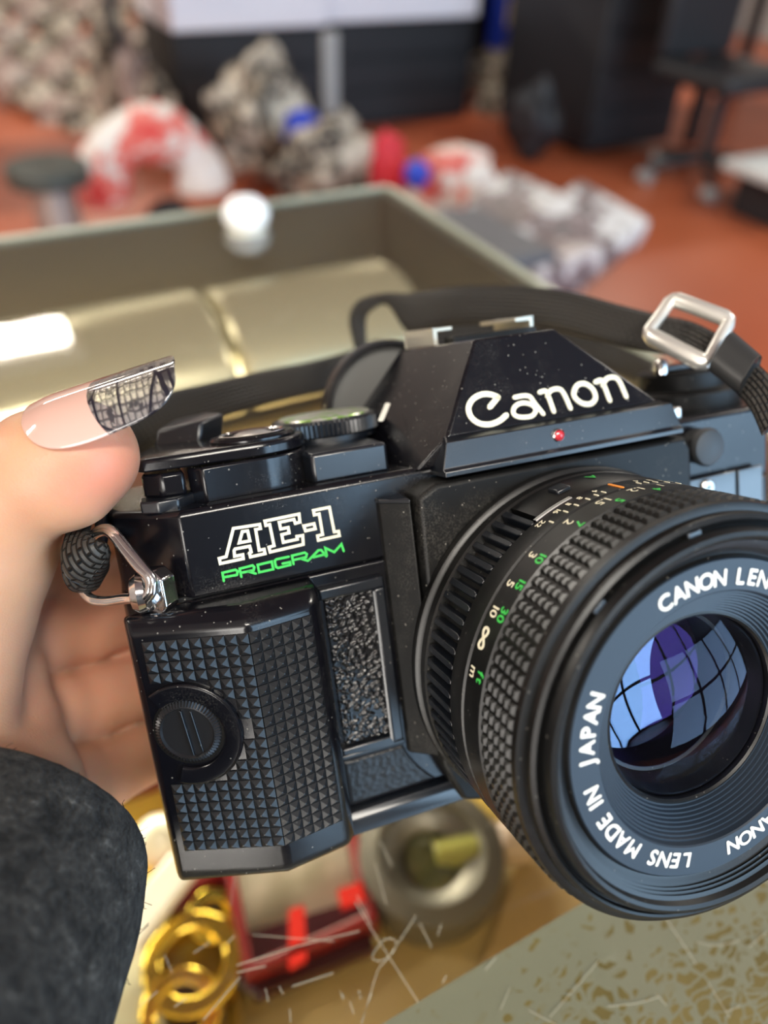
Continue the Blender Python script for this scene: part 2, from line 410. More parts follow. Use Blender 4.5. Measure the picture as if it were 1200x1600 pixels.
cpart(MB().box(X0, X1, Y0 - .16, Y0, GLASS - .02, GLASS - .0012), 'front_rail', railmat())
mcb = mat('tan_case_lining', (.50, .40, .22), .6); t = NT(mcb); t.l(t.ramp(t.noise(t.obj(), 9, 3), [(.35, (.30, .22, .11)), (.65, (.62, .50, .27))]), t.b.inputs['Base Color'])
cpart(MB().box(X0, X1 - .01, Y0 - .02, Y1 - .02, GLASS - .16, GLASS - .15), 'shelf', mcb)
cpart(MB().box(X0, X1, Y0 - .02, Y0, .1, GLASS - .021), 'front_panel', mcb)
cpart(MB().box(X0, X1, Y0 - .16, Y1, 0, .1), 'base', mdk)
mgp = mat('grey_olive_case_panel', (.10, .098, .088), .35)
cpart(MB().box(X0, X1, Y1 - .006, Y1, .1, GLASS - .001), 'back_panel', mgp)
cpart(MB().box(X1 - .006, X1, Y0, Y1 - .007, .1, GLASS - .001), 'side_panel', mgp)
medge = mat('pale_edge', (.42, .44, .34), .35, .3)
cpart(MB().box(X0, X1 + .003, Y1, Y1 + .005, GLASS - .012, GLASS + .001), 'edge_trim', medge)
cpart(MB().box(X1 + .0005, X1 + .006, Y0 - .16, Y1, GLASS - .012, GLASS + .001), 'edge_trim', medge)
SCR = []
def scr(o, sc, L_):
    for p in L_: SCR.append([(o[0] + q[0] / sc, o[1] + q[1] / sc) for q in p])
scr((500, 1240), 2.667, [[(145, 450), (230, 590), (410, 870)], [(400, 510), (280, 690), (240, 740), (175, 955)], [(262, 610), (300, 604), (318, 628), (300, 665), (262, 695), (225, 692), (222, 668), (262, 610)], [(415, 540), (465, 640)], [(230, 290), (275, 460)], [(505, 545), (490, 590)], [(85, 825), (100, 852)], [(160, 825), (172, 852)], [(125, 870), (140, 915)], [(735, 680), (690, 735)], [(250, 200), (300, 300)], [(525, 760), (510, 790)]])
scr((130, 1230), 2.667, [[(655, 790), (560, 900), (500, 970)], [(310, 850), (235, 915)], [(340, 700), (370, 770)], [(640, 742), (900, 660), (1150, 600)], [(640, 772), (760, 745)], [(870, 830), (1040, 775)], [(460, 690), (525, 648)], [(630, 620), (600, 650)], [(1140, 450), (1200, 570)], [(818, 830), (832, 862)], [(760, 840), (772, 895)], [(860, 925), (864, 978)], [(140, 770), (180, 812)], [(1150, 850), (1156, 880)], [(1075, 860), (1082, 880)], [(430, 880), (380, 915)], [(1200, 860), (1160, 980)]])
scr((600, 1200), 2.0, [[(865, 445), (975, 612)], [(1012, 668), (1080, 780)], [(1070, 762), (1112, 745)], [(700, 745), (790, 735), (862, 715)], [(850, 705), (882, 742)], [(1140, 560), (1200, 512)], [(980, 545), (1040, 555), (1110, 540)]])
rs = np.random.RandomState(11)
for k in range(70):
    x, y, a, l = rs.uniform(-.1, .24), rs.uniform(.0, .34), rs.uniform(.2, 1.3) if k % 3 else rs.uniform(1.8, 2.8), rs.uniform(.003, .02)
    SCR.append([(x, y), (x + l * math.cos(a), y + l * math.sin(a))])
sm = MB()
for k, p in enumerate(SCR):
    q = [np.array(v_) * 1000 + np.array([0, 0, .02]) for v_ in ([HZ(*w_, GLASS) for w_ in p] if p[0][0] > 5 else [(w_[0], w_[1], GLASS) for w_ in p])]
    q = [a_ - np.array([0, 260, 0]) for a_ in q]; sm.stroke(smoothpts(q, 4) if len(q) > 2 else q, (.13 if k < 30 else .08), (0, 0, 1), .01)
sm.build('scratches', mat('scratched_glass_white', (.5, .47, .37), .6), ctr, smooth=False)['kind'] = 'stuff'
# cream lamp housing under the glass along the far side
mh = mat('cream_lamp_housing', (.80, .75, .53), .26, .65); t = NT(mh); t.bump(t.noise(t.obj((1, 6, 1)), 12, 3), .25, .004)
hz = thing('lamp_housing', 'long rounded cream metal lamp housing under the counter glass', 'lamp housing', (0, 0, 0))
def hood(x0, x1, y0, y1, top, hgt):
    prof = [(y0 + (y1 - y0) * (1 - math.cos(a)) / 2, top - hgt + hgt * math.sin(a)) for a in np.linspace(0, PI, 25)]
    m_ = MB(); m_.loft([[(x, p[0], p[1]) for p in prof] for x in (x0, x1)]); return m_
hood(-.6, .098, .318, .428, GLASS - .004, .04).build('housing', mh, hz, scale=1., bevel=.004)
hood(.101, .212, .320, .426, GLASS - .005, .04).build('end_section', mh, hz, scale=1., bevel=.008)
MB().box(-.6, .2, .33, .34, GLASS - .046, GLASS - .043).build('mounting_strip', M['steel'], hz, scale=1., smooth=False)

area('showcase_lamp_light', (-.05, .375, GLASS - .05), (-.9, 0, 0), .5, .03, 3.4, (1.0, .93, .74))
kn_ = MB(); kn_.lathe([(.001, 0), (.0125, 0)] + [(.0148 * math.cos(a), .010 + .0115 * math.sin(a)) for a in np.linspace(-.7, 1.5, 9)] + [(.001, .0215)], (0, 0, 0), 28, 'z'); ko = kn_.build('bright_spot_dome', mat('bright_spot_white', (.93, .96, .97), .15, coat=1.), None, scale=1.); ko.location = (HZ(375, 340, GLASS)[0], .455, GLASS - .004); tag(ko, 'glossy white dome added for the bright spot near the far edge of the counter glass', 'bright spot dome')  # white dome added in place of a bright spot at the glass edge
# things for sale on the shelf (z = SH)
SH = GLASS - .15
def at(px, py, z=SH): return HZ(px, py, z)
def quadbox(pts, z0, z1, m, name, parent=None, bevel=.001, label=None):
    a = MB(); c = np.mean(np.array(pts)[:, :2], 0) if parent is None else (0, 0)
    a.loft([[(p[0], p[1], z) for p in pts] for z in (z0, z1)]); 
    return a.build(name, m, parent, scale=1., bevel=bevel, origin=(c[0], c[1], z0) if parent is None else None, label=label)
def rel(p, c): return (p[0] - c[0], p[1] - c[1])
mred = mat('dark_red_vinyl', (.22, .012, .015), .35); mgold = mat('polished_brass', (.95, .70, .12), .18, 1.); mgold2 = mat('yellow_satin_lining', (.85, .62, .09), .45)
mpale = mat('pale_green_velvet', (.62, .62, .44), .6); t = NT(mpale); t.l(t.ramp(t.noise(t.obj(), 60, 3), [(.4, (.60, .60, .42)), (.62, (.88, .86, .68))]), t.b.inputs['Base Color'])
mdarkp = mat('maroon_print', (.06, .012, .018), .3); mredp = mat('bright_red_print', (.8, .03, .02), .4)
def tray(name, label, corners, wall, floor_m, wall_m, h=.02, cat='tray'):
    c = np.mean(np.array(corners)[:, :2], 0); th = thing(name, label, cat, (c[0], c[1], SH))
    P = [np.array(rel(p, c)) for p in corners]; n = len(P)
    a = MB(); a.loft([[(p[0], p[1], z) for p in P] for z in (.0, .004)]); a.build('tray_base', floor_m, th, scale=1., smooth=False)
    w = MB()
    out = [(p[0], p[1]) for p in P]; inn = [tuple(p * (1 - wall / np.linalg.norm(p))) for p in P]
    for i in range(n):
        j = (i + 1) % n; q = [out[i], out[j], inn[j], inn[i]]
        w.loft([[(p[0], p[1], z) for p in q] for z in (.004, h)])
    w.build('rim', wall_m, th, scale=1., bevel=.001)
    return th, c
t1, c1 = tray('jewellery_tray', 'red-rimmed tray with a pale green lining beneath the camera grip', [at(345, 1330), at(540, 1260), at(590, 1470), at(390, 1560)], .006, mpale, mred)
def patch(th, c, pts, z, m, name, h=.002, z0=SH):
    a = MB(); a.loft([[(p[0] - c[0], p[1] - c[1], zz) for p in pts] for zz in (z, z + h)]); return a.build(name, m, th, scale=1., smooth=False)
patch(t1, c1, [at(380, 1480), at(560, 1425), at(584, 1500), at(400, 1575)], .0045, mdarkp, 'dark_band', .008)
patch(t1, c1, [at(455, 1455), at(478, 1447), at(482, 1530), at(455, 1545)], .017, mredp, 'red_strip', .003)
patch(t1, c1, [at(528, 1424), at(566, 1410), at(572, 1440), at(534, 1452)], .017, mredp, 'red_strip', .003)
t2, c2 = tray('jewellery_tray', 'red-rimmed tray with a yellow satin lining next to the coat sleeve', [at(-60, 1340), at(270, 1225), at(365, 1390), at(20, 1560)], .006, mgold2, mred)
t3, c3 = tray('watch_tray', 'olive tray holding coiled gold watches at the bottom of the counter', [at(60, 1600), at(365, 1440), at(400, 1760), at(60, 1900)], .003, mat('olive_velvet', (.38, .28, .06), .5), mat('olive_edge', (.3, .2, .05), .5), .012)
def ringobj(name, label, cat, p, r0, r1, m, h=.006, z=SH + .012, tilt=0, group=None):
    a = MB(); a.lathe([(r0, 0), (r1, 0), (r1, h), (r0, h), (r0, 0)], (0, 0, 0), 40, 'z')
    o = a.build(name, m, None, scale=1., bevel=.001, label=label); o.location = (p[0], p[1], z); o.rotation_euler = (tilt, 0, .4); tag(o, label, cat, group); return o
ringobj('watch_band', 'largest coiled gold watch band in the olive tray', 'watch', at(310, 1530), .011, .018, mgold, .012, SH + .006)
ringobj('watch_band', 'small gold band curled against the red tray edge', 'watch', at(330, 1445), .005, .010, mgold, .010, SH + .006, .4)
ringobj('watch_band', 'gold band half hidden at the lowest edge of the olive tray', 'watch', at(290, 1600), .008, .014, mgold, .012, SH + .006, .1)
wr = MB(); wr.ext([(-.02, -.007), (.02, -.007), (.02, .007), (-.02, .007)], 0, .006); w_ = wr.build('price_tag_roll', M['white'], None, scale=1., bevel=.002); p = at(250, 1460); w_.location = (p[0], p[1], SH + .022); w_.rotation_euler = (0, 0, .55); tag(w_, 'folded white paper slip lying on the red rim of the yellow tray', 'paper slip')
# pale shiny ball added to give the white highlight in the yellow tray
bw = MB(); bw.lathe([(.0005, .0)] + [(.017 * math.sin(a), .017 - .017 * math.cos(a)) for a in np.linspace(.1, PI - .1, 14)] + [(.0005, .034)], (0, 0, 0), 32, 'z')
bw.v = [tuple(.62 * c_ for c_ in q_) for q_ in bw.v]; b_ = bw.build('highlight_ball', mat('highlight_pearl', (.95, .93, .75), .12, coat=1.), None, scale=1.); p = at(258, 1340); b_.location = (p[0], p[1], SH + .0045); tag(b_, 'shiny pearl-white ball added for the white highlight in the yellow tray', 'highlight ball')
# old lens lying on its side: glassy swirl right of the red tray
lz = thing('spare_lens', 'old grey camera lens lying under the glass beside the tray', 'camera lens', tuple(at(668, 1368)))
ms = mat('worn_aluminium', (.20, .19, .165), .42, .6); ll = MB()
ll.lathe([(.012, .004), (.029, .004), (.031, .012), (.029, .022), (.022, .024), (.020, .018), (.014, .016), (.012, .014)], (0, 0, 0), 48, 'z'); ll.build('barrel', ms, lz, scale=1.)
MB().lathe([(.0001, .017), (.007, .016), (.0135, .012)], (0, 0, 0), 32, 'z').build('glass_element', mat('greenish_glass', (.12, .13, .05), .06, coat=1.), lz, scale=1.)
kp = thing('pocket_knife', 'small pale knob-ended gadget lying under the glass next to the old lens', 'gadget', tuple(at(760, 1350)))
MB().tube([(-.022, .008, .012), (.004, .0, .014)], [.007, .006], 16).build('handle', mat('yellow_green_plastic', (.42, .42, .12), .3), kp, scale=1., bevel=.001)
MB().tube([(.004, 0, .014), (.016, -.004, .014)], [.009, .009], 18).build('cap', mat('pale_pink_plastic', (.62, .50, .42), .3), kp, scale=1., bevel=.001)
dk = quadbox([at(560, 1265), at(610, 1248), at(650, 1400), at(590, 1425)], SH, SH + .014, mat('grey_leather', (.05, .05, .045), .4), 'wallet'); tag(dk, 'dark grey leather wallet between the red tray and the old lens', 'wallet')
yb = quadbox([at(640, 1220), at(800, 1180), at(810, 1290), at(640, 1300)], SH, SH + .006, mat('mustard_card', (.62, .43, .09), .6), 'card'); tag(yb, 'mustard yellow card lying beneath the camera lens', 'card')
tn = quadbox([at(820, 1310), at(1000, 1230), at(930, 1480), at(735, 1560)], SH, SH + .004, mat('tan_paper', (.58, .44, .24), .6), 'envelope'); tag(tn, 'plain tan envelope by the front rail of the counter', 'envelope')
gc = quadbox([at(120, 1500), at(220, 1450), at(290, 1700), at(120, 1760)], SH + .013, SH + .017, mat('pale_card', (.68, .68, .5), .5), 'price_card'); tag(gc, 'pale green price card beside the gold watches', 'card')

# ================================================================== FILM CAMERA (body millimetres: x right, y into scene, z up)
LC = (0, 0, 29.61)                            # lens axis
cam_t = thing('film_camera', 'black 35 mm film camera held over the counter, with gold and green front lettering', 'camera', mtx=body_matrix((0, 0, 0)))
OUT = [(-65.5, 0), (-75.2, 10), (-76, 13), (-76, 34), (64, 34), (64, 13), (63, 10), (52, 0)]
def inset(poly, d):
    c = np.mean(np.array(poly), 0); out = []
    for p in poly:
        out.append((p[0] + (d if p[0] < c[0] else -d), p[1] + (d if p[1] < c[1] else -d)))
    return out
m_ = MB(); m_.loft([[(p[0], p[1], 5.6) for p in inset(OUT, .6)], [(p[0], p[1], 6.2) for p in OUT], [(p[0], p[1], 50.6) for p in OUT]]); m_.build('body_shell', M['shell'], cam_t, bevel=.5)
m_ = MB(); m_.loft([[(p[0], p[1], -.8) for p in inset(OUT, 2.6)], [(p[0], p[1], 1.0) for p in inset(OUT, .6)], [(p[0], p[1], 5.2) for p in inset(OUT, -.3)]]); m_.build('base_plate', M['satin'], cam_t, bevel=.4)
TOPO = [(-65, 0), (-74.6, 9.6), (-75.6, 13), (-75.6, 34), (63.6, 34), (63.6, 13), (62.6, 10), (52, 0)]
m_ = MB(); m_.loft([[(p[0], p[1], 51.0) for p in TOPO], [(p[0], p[1], 64.6) for p in TOPO], [(p[0], p[1], 65.3) for p in inset(TOPO, .6)]]); m_.build('top_cover', M['shell'], cam_t, bevel=.35)
MB().box(-70, 50, 1.2, 30, 50.4, 51.2).build('seam', M['dark'], cam_t, smooth=False)
# raised deck carrying the dial
m_ = MB(); deck = [(-42, 3.2), (-28.4, 3.2), (-28.4, 34), (-62, 34), (-62, 22), (-44, 22)]
m_.loft([[(p[0], p[1], 65) for p in deck], [(p[0], p[1], 70.2) for p in deck]]); m_.build('raised_deck', M['satin'], cam_t, bevel=.6)
HB = (-49.6, 12.5)                             # release button / lever hub
def arcpts(c, r, a0, a1, n): return [(c[0] + r * math.cos(a), c[1] + r * math.sin(a)) for a in np.linspace(a0, a1, n)]
hs = [(-62, 6.2), (-60, 3.4)] + arcpts(HB, 8.8, -1.75, 1.4, 18) + [(-62, 21)]
m_ = MB(); m_.loft([[(p[0], p[1], 65) for p in hs], [(p[0], p[1], 71.0) for p in hs]]); m_.build('lever_housing', M['shell'], cam_t, bevel=.4)
lh = [(-69.3, 8.5), (-66.5, 5.4), (-62.6, 5), (-62.6, 24), (-67, 22)]
m_ = MB(); m_.loft([[(p[0], p[1], 66.8) for p in lh], [(p[0], p[1], 70.8) for p in lh]]); m_.build('lever_foot', M['shell'], cam_t, bevel=.6)
lv = [(-69.9, 9), (-68.8, 6.6), (-62, 4.9), (-55, 4.2)] + arcpts(HB, 8.9, -1.8, 1.5, 16) + [(-56, 27), (-63, 31), (-67, 24), (-69.4, 15)]
adv = MB(); adv.loft([[(p[0], p[1], 71.3) for p in lv], [(p[0], p[1], 73.0) for p in lv], [(HB[0] + (p[0] - HB[0]) * .96, HB[1] + (p[1] - HB[1]) * .96, 73.5) for p in lv]])
lvo = adv.build('advance_lever', M['shell'], cam_t, bevel=.3)
tp = [(-66, 25), (-58, 21), (-53, 27), (-55, 38), (-62, 38)]
m_ = MB(); m_.loft([[(p[0], p[1], 72.6) for p in tp], [(p[0] + 1.2, p[1] + 1, 76.2 + (p[0] + 66) * .09) for p in tp]]); m_.build('thumb_tip', M['satin'], lvo, bevel=.6)
m_ = MB(); m_.lathe([(7.4, 73.2), (7.4, 73.9), (7.0, 74.3), (5.6, 74.3), (5.3, 73.8), (0.01, 73.7)], (HB[0], HB[1], 0), 64, 'z'); hub = m_.build('release_collar', M['shell'], cam_t)
m_ = MB(); m_.lathe([(5.6, 74.25), (5.9, 74.5), (5.5, 74.6), (5.1, 74.3)], (HB[0], HB[1], 0), 64, 'z'); m_.build('collar_ring', M['chrome'], hub, label='bright worn ring')
m_ = MB(); m_.lathe([(0.01, 74.5), (2.4, 74.6), (3.2, 74.3), (3.3, 73.7)], (HB[0], HB[1], 0), 40, 'z'); m_.build('release_button', M['steel'], hub, label='silver shutter release')
# small tab on the left shoulder
m_ = MB(); m_.ext([(-70.2, 4.6), (-67.6, 2.8), (-64.4, 2.8), (-61.2, 6.5), (-62, 9), (-70, 9)], 65, 67.0); m_.build('shoulder_tab', M['satin'], cam_t, bevel=.3)
# shutter-speed dial
DC = (-33.8, 22.5)
dial = MB(); n = 72; ring0 = []; 
for (r, z, k) in ((9.6, 70.2, 0), (9.6, 71.2, 0), (10.3, 71.5, 1), (10.3, 73.8, 1), (9.7, 74.3, 0), (8.9, 74.4, 0)):
    ring = []
    for i in range(n * 2):
        a = PI * i / n; rr = r - (.42 if (k and i % 2) else 0); ring.append((DC[0] + rr * math.cos(a), DC[1] + rr * math.sin(a), z))
    ring0.append(ring)
dial.loft(ring0); dl = dial.build('shutter_speed_dial', M['satin'], cam_t, ang=25, label='knurled shutter speed dial')
m_ = MB(); m_.lathe([(8.9, 74.35), (8.7, 74.7), (6, 74.95), (.01, 75.0)], (DC[0], DC[1], 0), 64, 'z'); m_.build('dial_face', M['dialtop'], dl, label='worn silver face with green marks')
m_ = MB(); a_, b_2 = np.array([-25.6, 18.2, 70.4]), np.array([-23.9, 22.4, 73.8])
m_.stroke([PL(595, 657, (0, 1, 0), 12), PL(606, 631, (0, 1, 0), 16)], .7, (-.5, -.8, .3), .1); m_.build('index_mark', M['white'], cam_t, label='white index line')

# ---- prism housing
TL, TR, BL, BR = (-10, 3, 85.4), (6.2, 3, 85.4), (-19.8, -3, 70), (23.5, -3, 70)
TLb, TRb = (-13, 32, 84.6), (10, 32, 84.6)
m_ = MB()
v = [BL, BR, TR, TL, TLb, TRb, (-31.5, 32, 65), (34, 32, 65), (-25, -1, 65), (27.5, -1, 65)]
m_.add(v, [(0, 1, 2, 3), (3, 2, 5, 4), (0, 3, 4, 6, 8), (1, 9, 7, 5, 2), (4, 5, 7, 6), (8, 9, 1, 0), (6, 7, 9, 8)])
prism = m_.build('pentaprism_cover', M['shell'], cam_t, bevel=.45, seg=3)
# trim bar beneath the name
m_ = MB()
tb = [[(-20.2, -3.1, 70.1), (23.9, -3.1, 70.1), (24.9, -5.6, 69.0), (-21.6, -5.6, 69.0)]]
sec = lambda x, k: [(x + k * 0, -3.0, 70.2), (x + k * .9, -5.2, 69.6), (x + k * 2.2, -6.0, 65.3), (x + k * 2.2, -6.6, 64.9), (x + k * 2.2, -6.6, 64.0), (x + k * 2.2, 3, 63.6), (x + k * .2, 3, 70)]
m_.loft([sec(-20.0, -1), sec(23.7, 1)]); m_.build('front_trim_bar', M['satin'], prism, bevel=.15)
NP = np.array([0, 1, -.3896]); NPd = -3 - .3896 * 70
NPn = -NP / np.linalg.norm(NP)
def canon(x, y): return PL(700 + x / 3.75, 560 + y / 3.75, NP, NPd)
m_ = MB(); LW = 1.02
def cs(pts, closed=False, smooth=True, w=LW):
    q = [canon(*p) for p in pts]
    if smooth: q = smoothpts(q, 6, closed)
    m_.stroke(q, w, NPn, .18, closed)
cs([(292, 228), (245, 212), (195, 213), (145, 240), (119, 288), (132, 342), (178, 380), (240, 388), (298, 368), (340, 334)])
cs([(292, 228), (243, 286)], smooth=False)
cs([(388, 230), (440, 220), (478, 226), (505, 262), (556, 326)], w=.85)
cs([(380, 312), (396, 278), (440, 262), (490, 274), (512, 306), (490, 338), (440, 346), (396, 338)], closed=True, w=.85)
cs([(535, 200), (572, 194), (592, 240), (618, 312)], w=.9); cs([(580, 222), (600, 190), (645, 180), (676, 206), (716, 294)], w=.9)
cs([(735, 205), (755, 160), (800, 150), (846, 182), (862, 232), (836, 266), (790, 266), (750, 240)], closed=True, w=.98)
cs([(862, 140), (898, 132), (920, 180), (946, 248)], w=.95); cs([(904, 160), (926, 122), (970, 112), (1004, 140), (1042, 226)], w=.95)
m_.build('maker_lettering', M['cream'], prism, label='raised cream maker name')
lp = PL(872.5, 680, (0, 1, 0), -5.65)
m_ = MB(); m_.lathe([(1.15, -5.3), (1.15, -5.9), (1.0, -6.0), (.95, -5.8)], tuple(lp), 32); m_.build('lamp_bezel', M['chrome'], prism)
m_ = MB(); m_.lathe([(.95, -5.7), (.8, -6.1), (.4, -6.35), (.01, -6.4)], tuple(lp), 24); m_.build('self_timer_lamp', M['red'], prism, label='red lamp')
# hot shoe
sh = MB(); sh.box(-10.5, 9.5, 17.5, 33, 84.2, 85.2); mrail = mat('bare_shoe_metal', (.60, .57, .48), .38, .55); hso = sh.build('hot_shoe', M['dark'], cam_t, bevel=.2)
for (xa, xb, xi) in ((-11.4, -10.6, -7.4), (9.6, 10.4, 6.4)):
    s = MB(); s.box(xa, xb, 17.5, 33, 82.4, 88.1); s.box(min(xa, xi), max(xb, xi), 17.5, 33, 87.4, 88.1)
    if xa < 0: s.box(xa, xb + 3.5, 17.5, 33, 82.4, 83.0)
    s.build('shoe_rail', mrail, hso, bevel=.12, label='bright metal rail')
MB().box(-9.5, 8.5, 13, 17.3, 84.6, 86.2).build('shoe_insulator', M['dark'], hso, bevel=.3)
# eyepiece ring behind the prism
m_ = MB(); m_.lathe([(13.9, 34.2), (14.9, 35), (15.1, 38.5), (14.6, 40), (13.8, 39.6), (13.4, 36)], (-15, 0, 72), 64); ec = m_.build('eyepiece_cup', M['rubber'], cam_t)
m_ = MB(); m_.lathe([(13.6, 36.8), (11, 37.6), (.01, 38)], (-15, 0, 72), 48); m_.build('eyepiece_disc', mat('grey_eyepiece', (.16, .16, .155), .35), ec, label='grey inner face')

# ---- mirror box and right-hand front
mb_ = [(-27.2, 61.5), (-24, 63.2), (27, 63.2), (28.2, 61), (28.2, 8), (24, 3), (16, .8), (-16, .8), (-25, 4), (-28.2, 12)]
m_ = MB(); m_.loft([[(p[0], .4, p[1]) for p in mb_], [(p[0], -5.0, p[1]) for p in mb_], [(p[0] * .985, -5.9, LC[2] + (p[1] - LC[2]) * .985) for p in mb_]]); m_.build('mirror_box', M['dark'], cam_t, bevel=.4)
m_ = MB(); m_.ext([(-32.6, 1), (-32.6, -.6), (-28.2, -4.8), (-27.6, 1)], 13.5, 61.0); m_.build('side_fillet', M['dark'], cam_t, bevel=.4)
m_ = MB(); m_.ext([(-32.8, .5), (-32.6, -.9), (-28.4, -5.3), (-28.0, .5)], 60.6, 61.4); m_.build('ledge', M['satin'], cam_t, bevel=.2)
m_ = MB(); m_.ext([(28.4, .3), (28.4, -1.0), (49.5, -1.0), (50.5, .3)], 5, 50.6); m_.build('right_front_panel', M['panel'], cam_t, bevel=.4)
m_ = MB(); m_.ext([(30.3, -.9), (30.3, -1.8), (42.4, -1.8), (42.4, -.9)], 40, 53.4); m_.ext([(42.9, -.9), (42.9, -1.8), (49.2, -1.8), (49.2, -.9)], 40, 53.4); m_.build('cover_strip', M['panel'], cam_t, bevel=.25)
sp_ = PL(1104, 761, (0, 1, 0), -1.8)
m_ = MB(); m_.lathe([(1.5, -1.7), (1.5, -2.3), (1.2, -2.5), (.01, -2.45)], tuple(sp_), 28); so = m_.build('screw', M['steel'], cam_t)
m_ = MB(); m_.box(sp_[0] - 1, sp_[0] + 1, -2.52, -2.44, sp_[2] - .14, sp_[2] + .14); m_.box(sp_[0] - .14, sp_[0] + .14, -2.52, -2.44, sp_[2] - 1, sp_[2] + 1); m_.build('screw_slot', M['dark'], so, smooth=False)
bc = PL(1108, 699, (0, 1, 0), -3.6)
m_ = MB(); m_.lathe([(3.5, .1), (3.5, -2.2), (3.75, -2.6), (3.75, -3.2), (3.3, -3.9), (2, -4.3), (.01, -4.45)], tuple(bc), 48); m_.build('lock_button', mat('grey_rubber_button', (.05, .052, .055), .5), cam_t, label='large domed dark grey button')
# rewind side on the top right: ISO collar, crank
m_ = MB(); m_.lathe([(12, 65), (12, 68.5), (11.4, 69), (9, 69), (9, 72.5), (8.4, 73), (.01, 73)], (46, 17.5, 0), 56, 'z'); rw = m_.build('rewind_knob', M['dark'], cam_t, bevel=.2)
m_ = MB(); m_.obox((46, 15, 73.8), (7.5, -1.5, 0), (.4, 2, 0), (0, 0, .6)); m_.build('rewind_crank', M['satin'], rw, bevel=.3)
m_ = MB(); m_.lathe([(.01, 76.2), (1.1, 76), (1.5, 75.2), (1.4, 73)], (38, 14, 0), 20, 'z'); m_.build('crank_tip', M['chrome'], rw)
m_ = MB(); m_.ext([(28.5, 2), (33, 2), (33, 8), (28.5, 8)], 65, 67.4); m_.build('index_block', M['steel'], cam_t, bevel=.4)

# ---- AE-1 PROGRAM lettering on the front
def fp(x, y): return PL(320 + x / 5, 760 + y / 5, (0, 1, 0), 0.)
m_ = MB(); N0 = (0, -1, 0)
def oc(pts, closed=True, w=.50, to=None): (to or m_).stroke([fp(*p) for p in pts], w, N0, .14, closed, caps=not closed)
oc([(112, 562), (121, 602), (300, 563), (296, 532), (232, 545), (228, 500), (236, 488), (350, 466), (362, 512), (348, 520), (356, 550), (470, 524), (463, 490), (424, 498), (396, 336), (434, 328), (428, 296), (222, 328), (166, 548)])
oc([(268, 440), (292, 352), (334, 346), (352, 424)])
oc([(468, 270), (735, 215), (742, 278), (706, 288), (695, 256), (580, 280), (592, 332), (650, 320), (658, 362), (600, 376), (612, 436), (722, 412), (718, 390), (764, 382), (768, 452), (510, 512), (500, 474), (540, 462), (506, 297), (476, 304)])
oc([(772, 308), (852, 290), (862, 330), (786, 347)])
oc([(847, 187), (972, 162), (1010, 354), (1044, 350), (1050, 384), (886, 420), (879, 385), (919, 375), (892, 214), (854, 222)])
m_.build('model_lettering', M['cream'], cam_t, label='outlined cream model lettering')
m_ = MB(); g = .40
for L_ in ([(148, 738), (137, 674), (238, 650), (256, 662), (250, 690), (152, 708)], [(285, 706), (272, 642), (372, 616), (386, 630), (380, 654), (292, 672)], [(340, 664), (398, 680)],
           [(655, 548), (560, 568), (545, 580), (555, 628), (572, 636), (668, 612), (664, 590), (606, 602)], [(692, 606), (680, 540), (780, 516), (796, 528), (790, 552), (702, 572)], [(752, 564), (806, 580)],
           [(812, 574), (886, 498), (908, 496), (948, 546)], [(850, 552), (930, 532)], [(952, 542), (940, 480), (1010, 512), (1066, 450), (1084, 504)]):
    oc(L_, False, g)
oc([(412, 612), (522, 586), (534, 646), (424, 670)], True, g)
m_.build('program_lettering', M['green'], cam_t, label='green lettering')

# ---- grip
GP = [(-76.2, 1.5), (-75.7, -1.9), (-58.5, -9.6), (-47.6, -7.9), (-45.8, -5.6), (-45.4, 1.5)]
m_ = MB()
def gring(z, k): return [(p[0], max(-99, 1.5 + (p[1] - 1.5) * k), z) for p in GP]
m_.loft([gring(3.0, .80), gring(4.6, .98), gring(6, 1.0), gring(48.2, 1.0), gring(50.4, .72)]); grip = m_.build('grip', M['shell'], cam_t, bevel=.9, seg=3)
gl0, gr0, gr1 = (-74.0, -2.75), (-58.5, -9.7), (-48.1, -8.05)
KN = (-69.7, -4.4, 31.3)
def pyramids(mb, a, b, z0, z1, nu, nv, skip, h=.62, a2=None, b2=None):
    a = np.array(a, float); b = np.array(b, float); t_ = b - a; nrm = np.array([t_[1], -t_[0]]); nrm /= np.linalg.norm(nrm)
    if nrm[1] > 0: nrm = -nrm
    for i in range(nu):
        for j in range(nv):
            zc_ = z0 + (z1 - z0) * (j + .5) / nv; c = a + t_ * (i + .5) / nu
            if skip(c[0], zc_): continue
            g_ = .03; q = []
            for (ii, jj) in ((i + g_, j + g_), (i + 1 - g_, j + g_), (i + 1 - g_, j + 1 - g_), (i + g_, j + 1 - g_)):
                p = a + t_ * ii / nu + nrm * .12; q.append((p[0], p[1], z0 + (z1 - z0) * jj / nv))
            ap = c + nrm * (.12 + h); s_x = .12
            top = []
            for (k, l) in ((-1, -1), (1, -1), (1, 1), (-1, 1)):
                p = ap + t_ / nu * k * .06; top.append((p[0], p[1], zc_ + (z1 - z0) / nv * l * .06))
            base = [tuple(np.array(p_) - np.array([nrm[0], nrm[1], 0]) * .3) for p_ in q]
            mb.add(base + q + top, [(4, 5, 9, 8), (5, 6, 10, 9), (6, 7, 11, 10), (7, 4, 8, 11), (8, 9, 10, 11), (0, 1, 5, 4), (1, 2, 6, 5), (2, 3, 7, 6), (3, 0, 4, 7)])
def skp(x, z): return (x < -70.6 and 22.3 < z < 39.8) or math.hypot(x - KN[0], z - (KN[2] - .6)) < 8.9
m_ = MB(); pyramids(m_, gl0, gr0, 9.6, 46.8, 9, 21, skp); pyramids(m_, gr0, gr1, 9.6, 46.8, 6, 21, lambda x, z: False)
m_.build('diamond_pattern_panel', M['rubber'], grip, smooth=False, label='moulded panel of small pyramids')
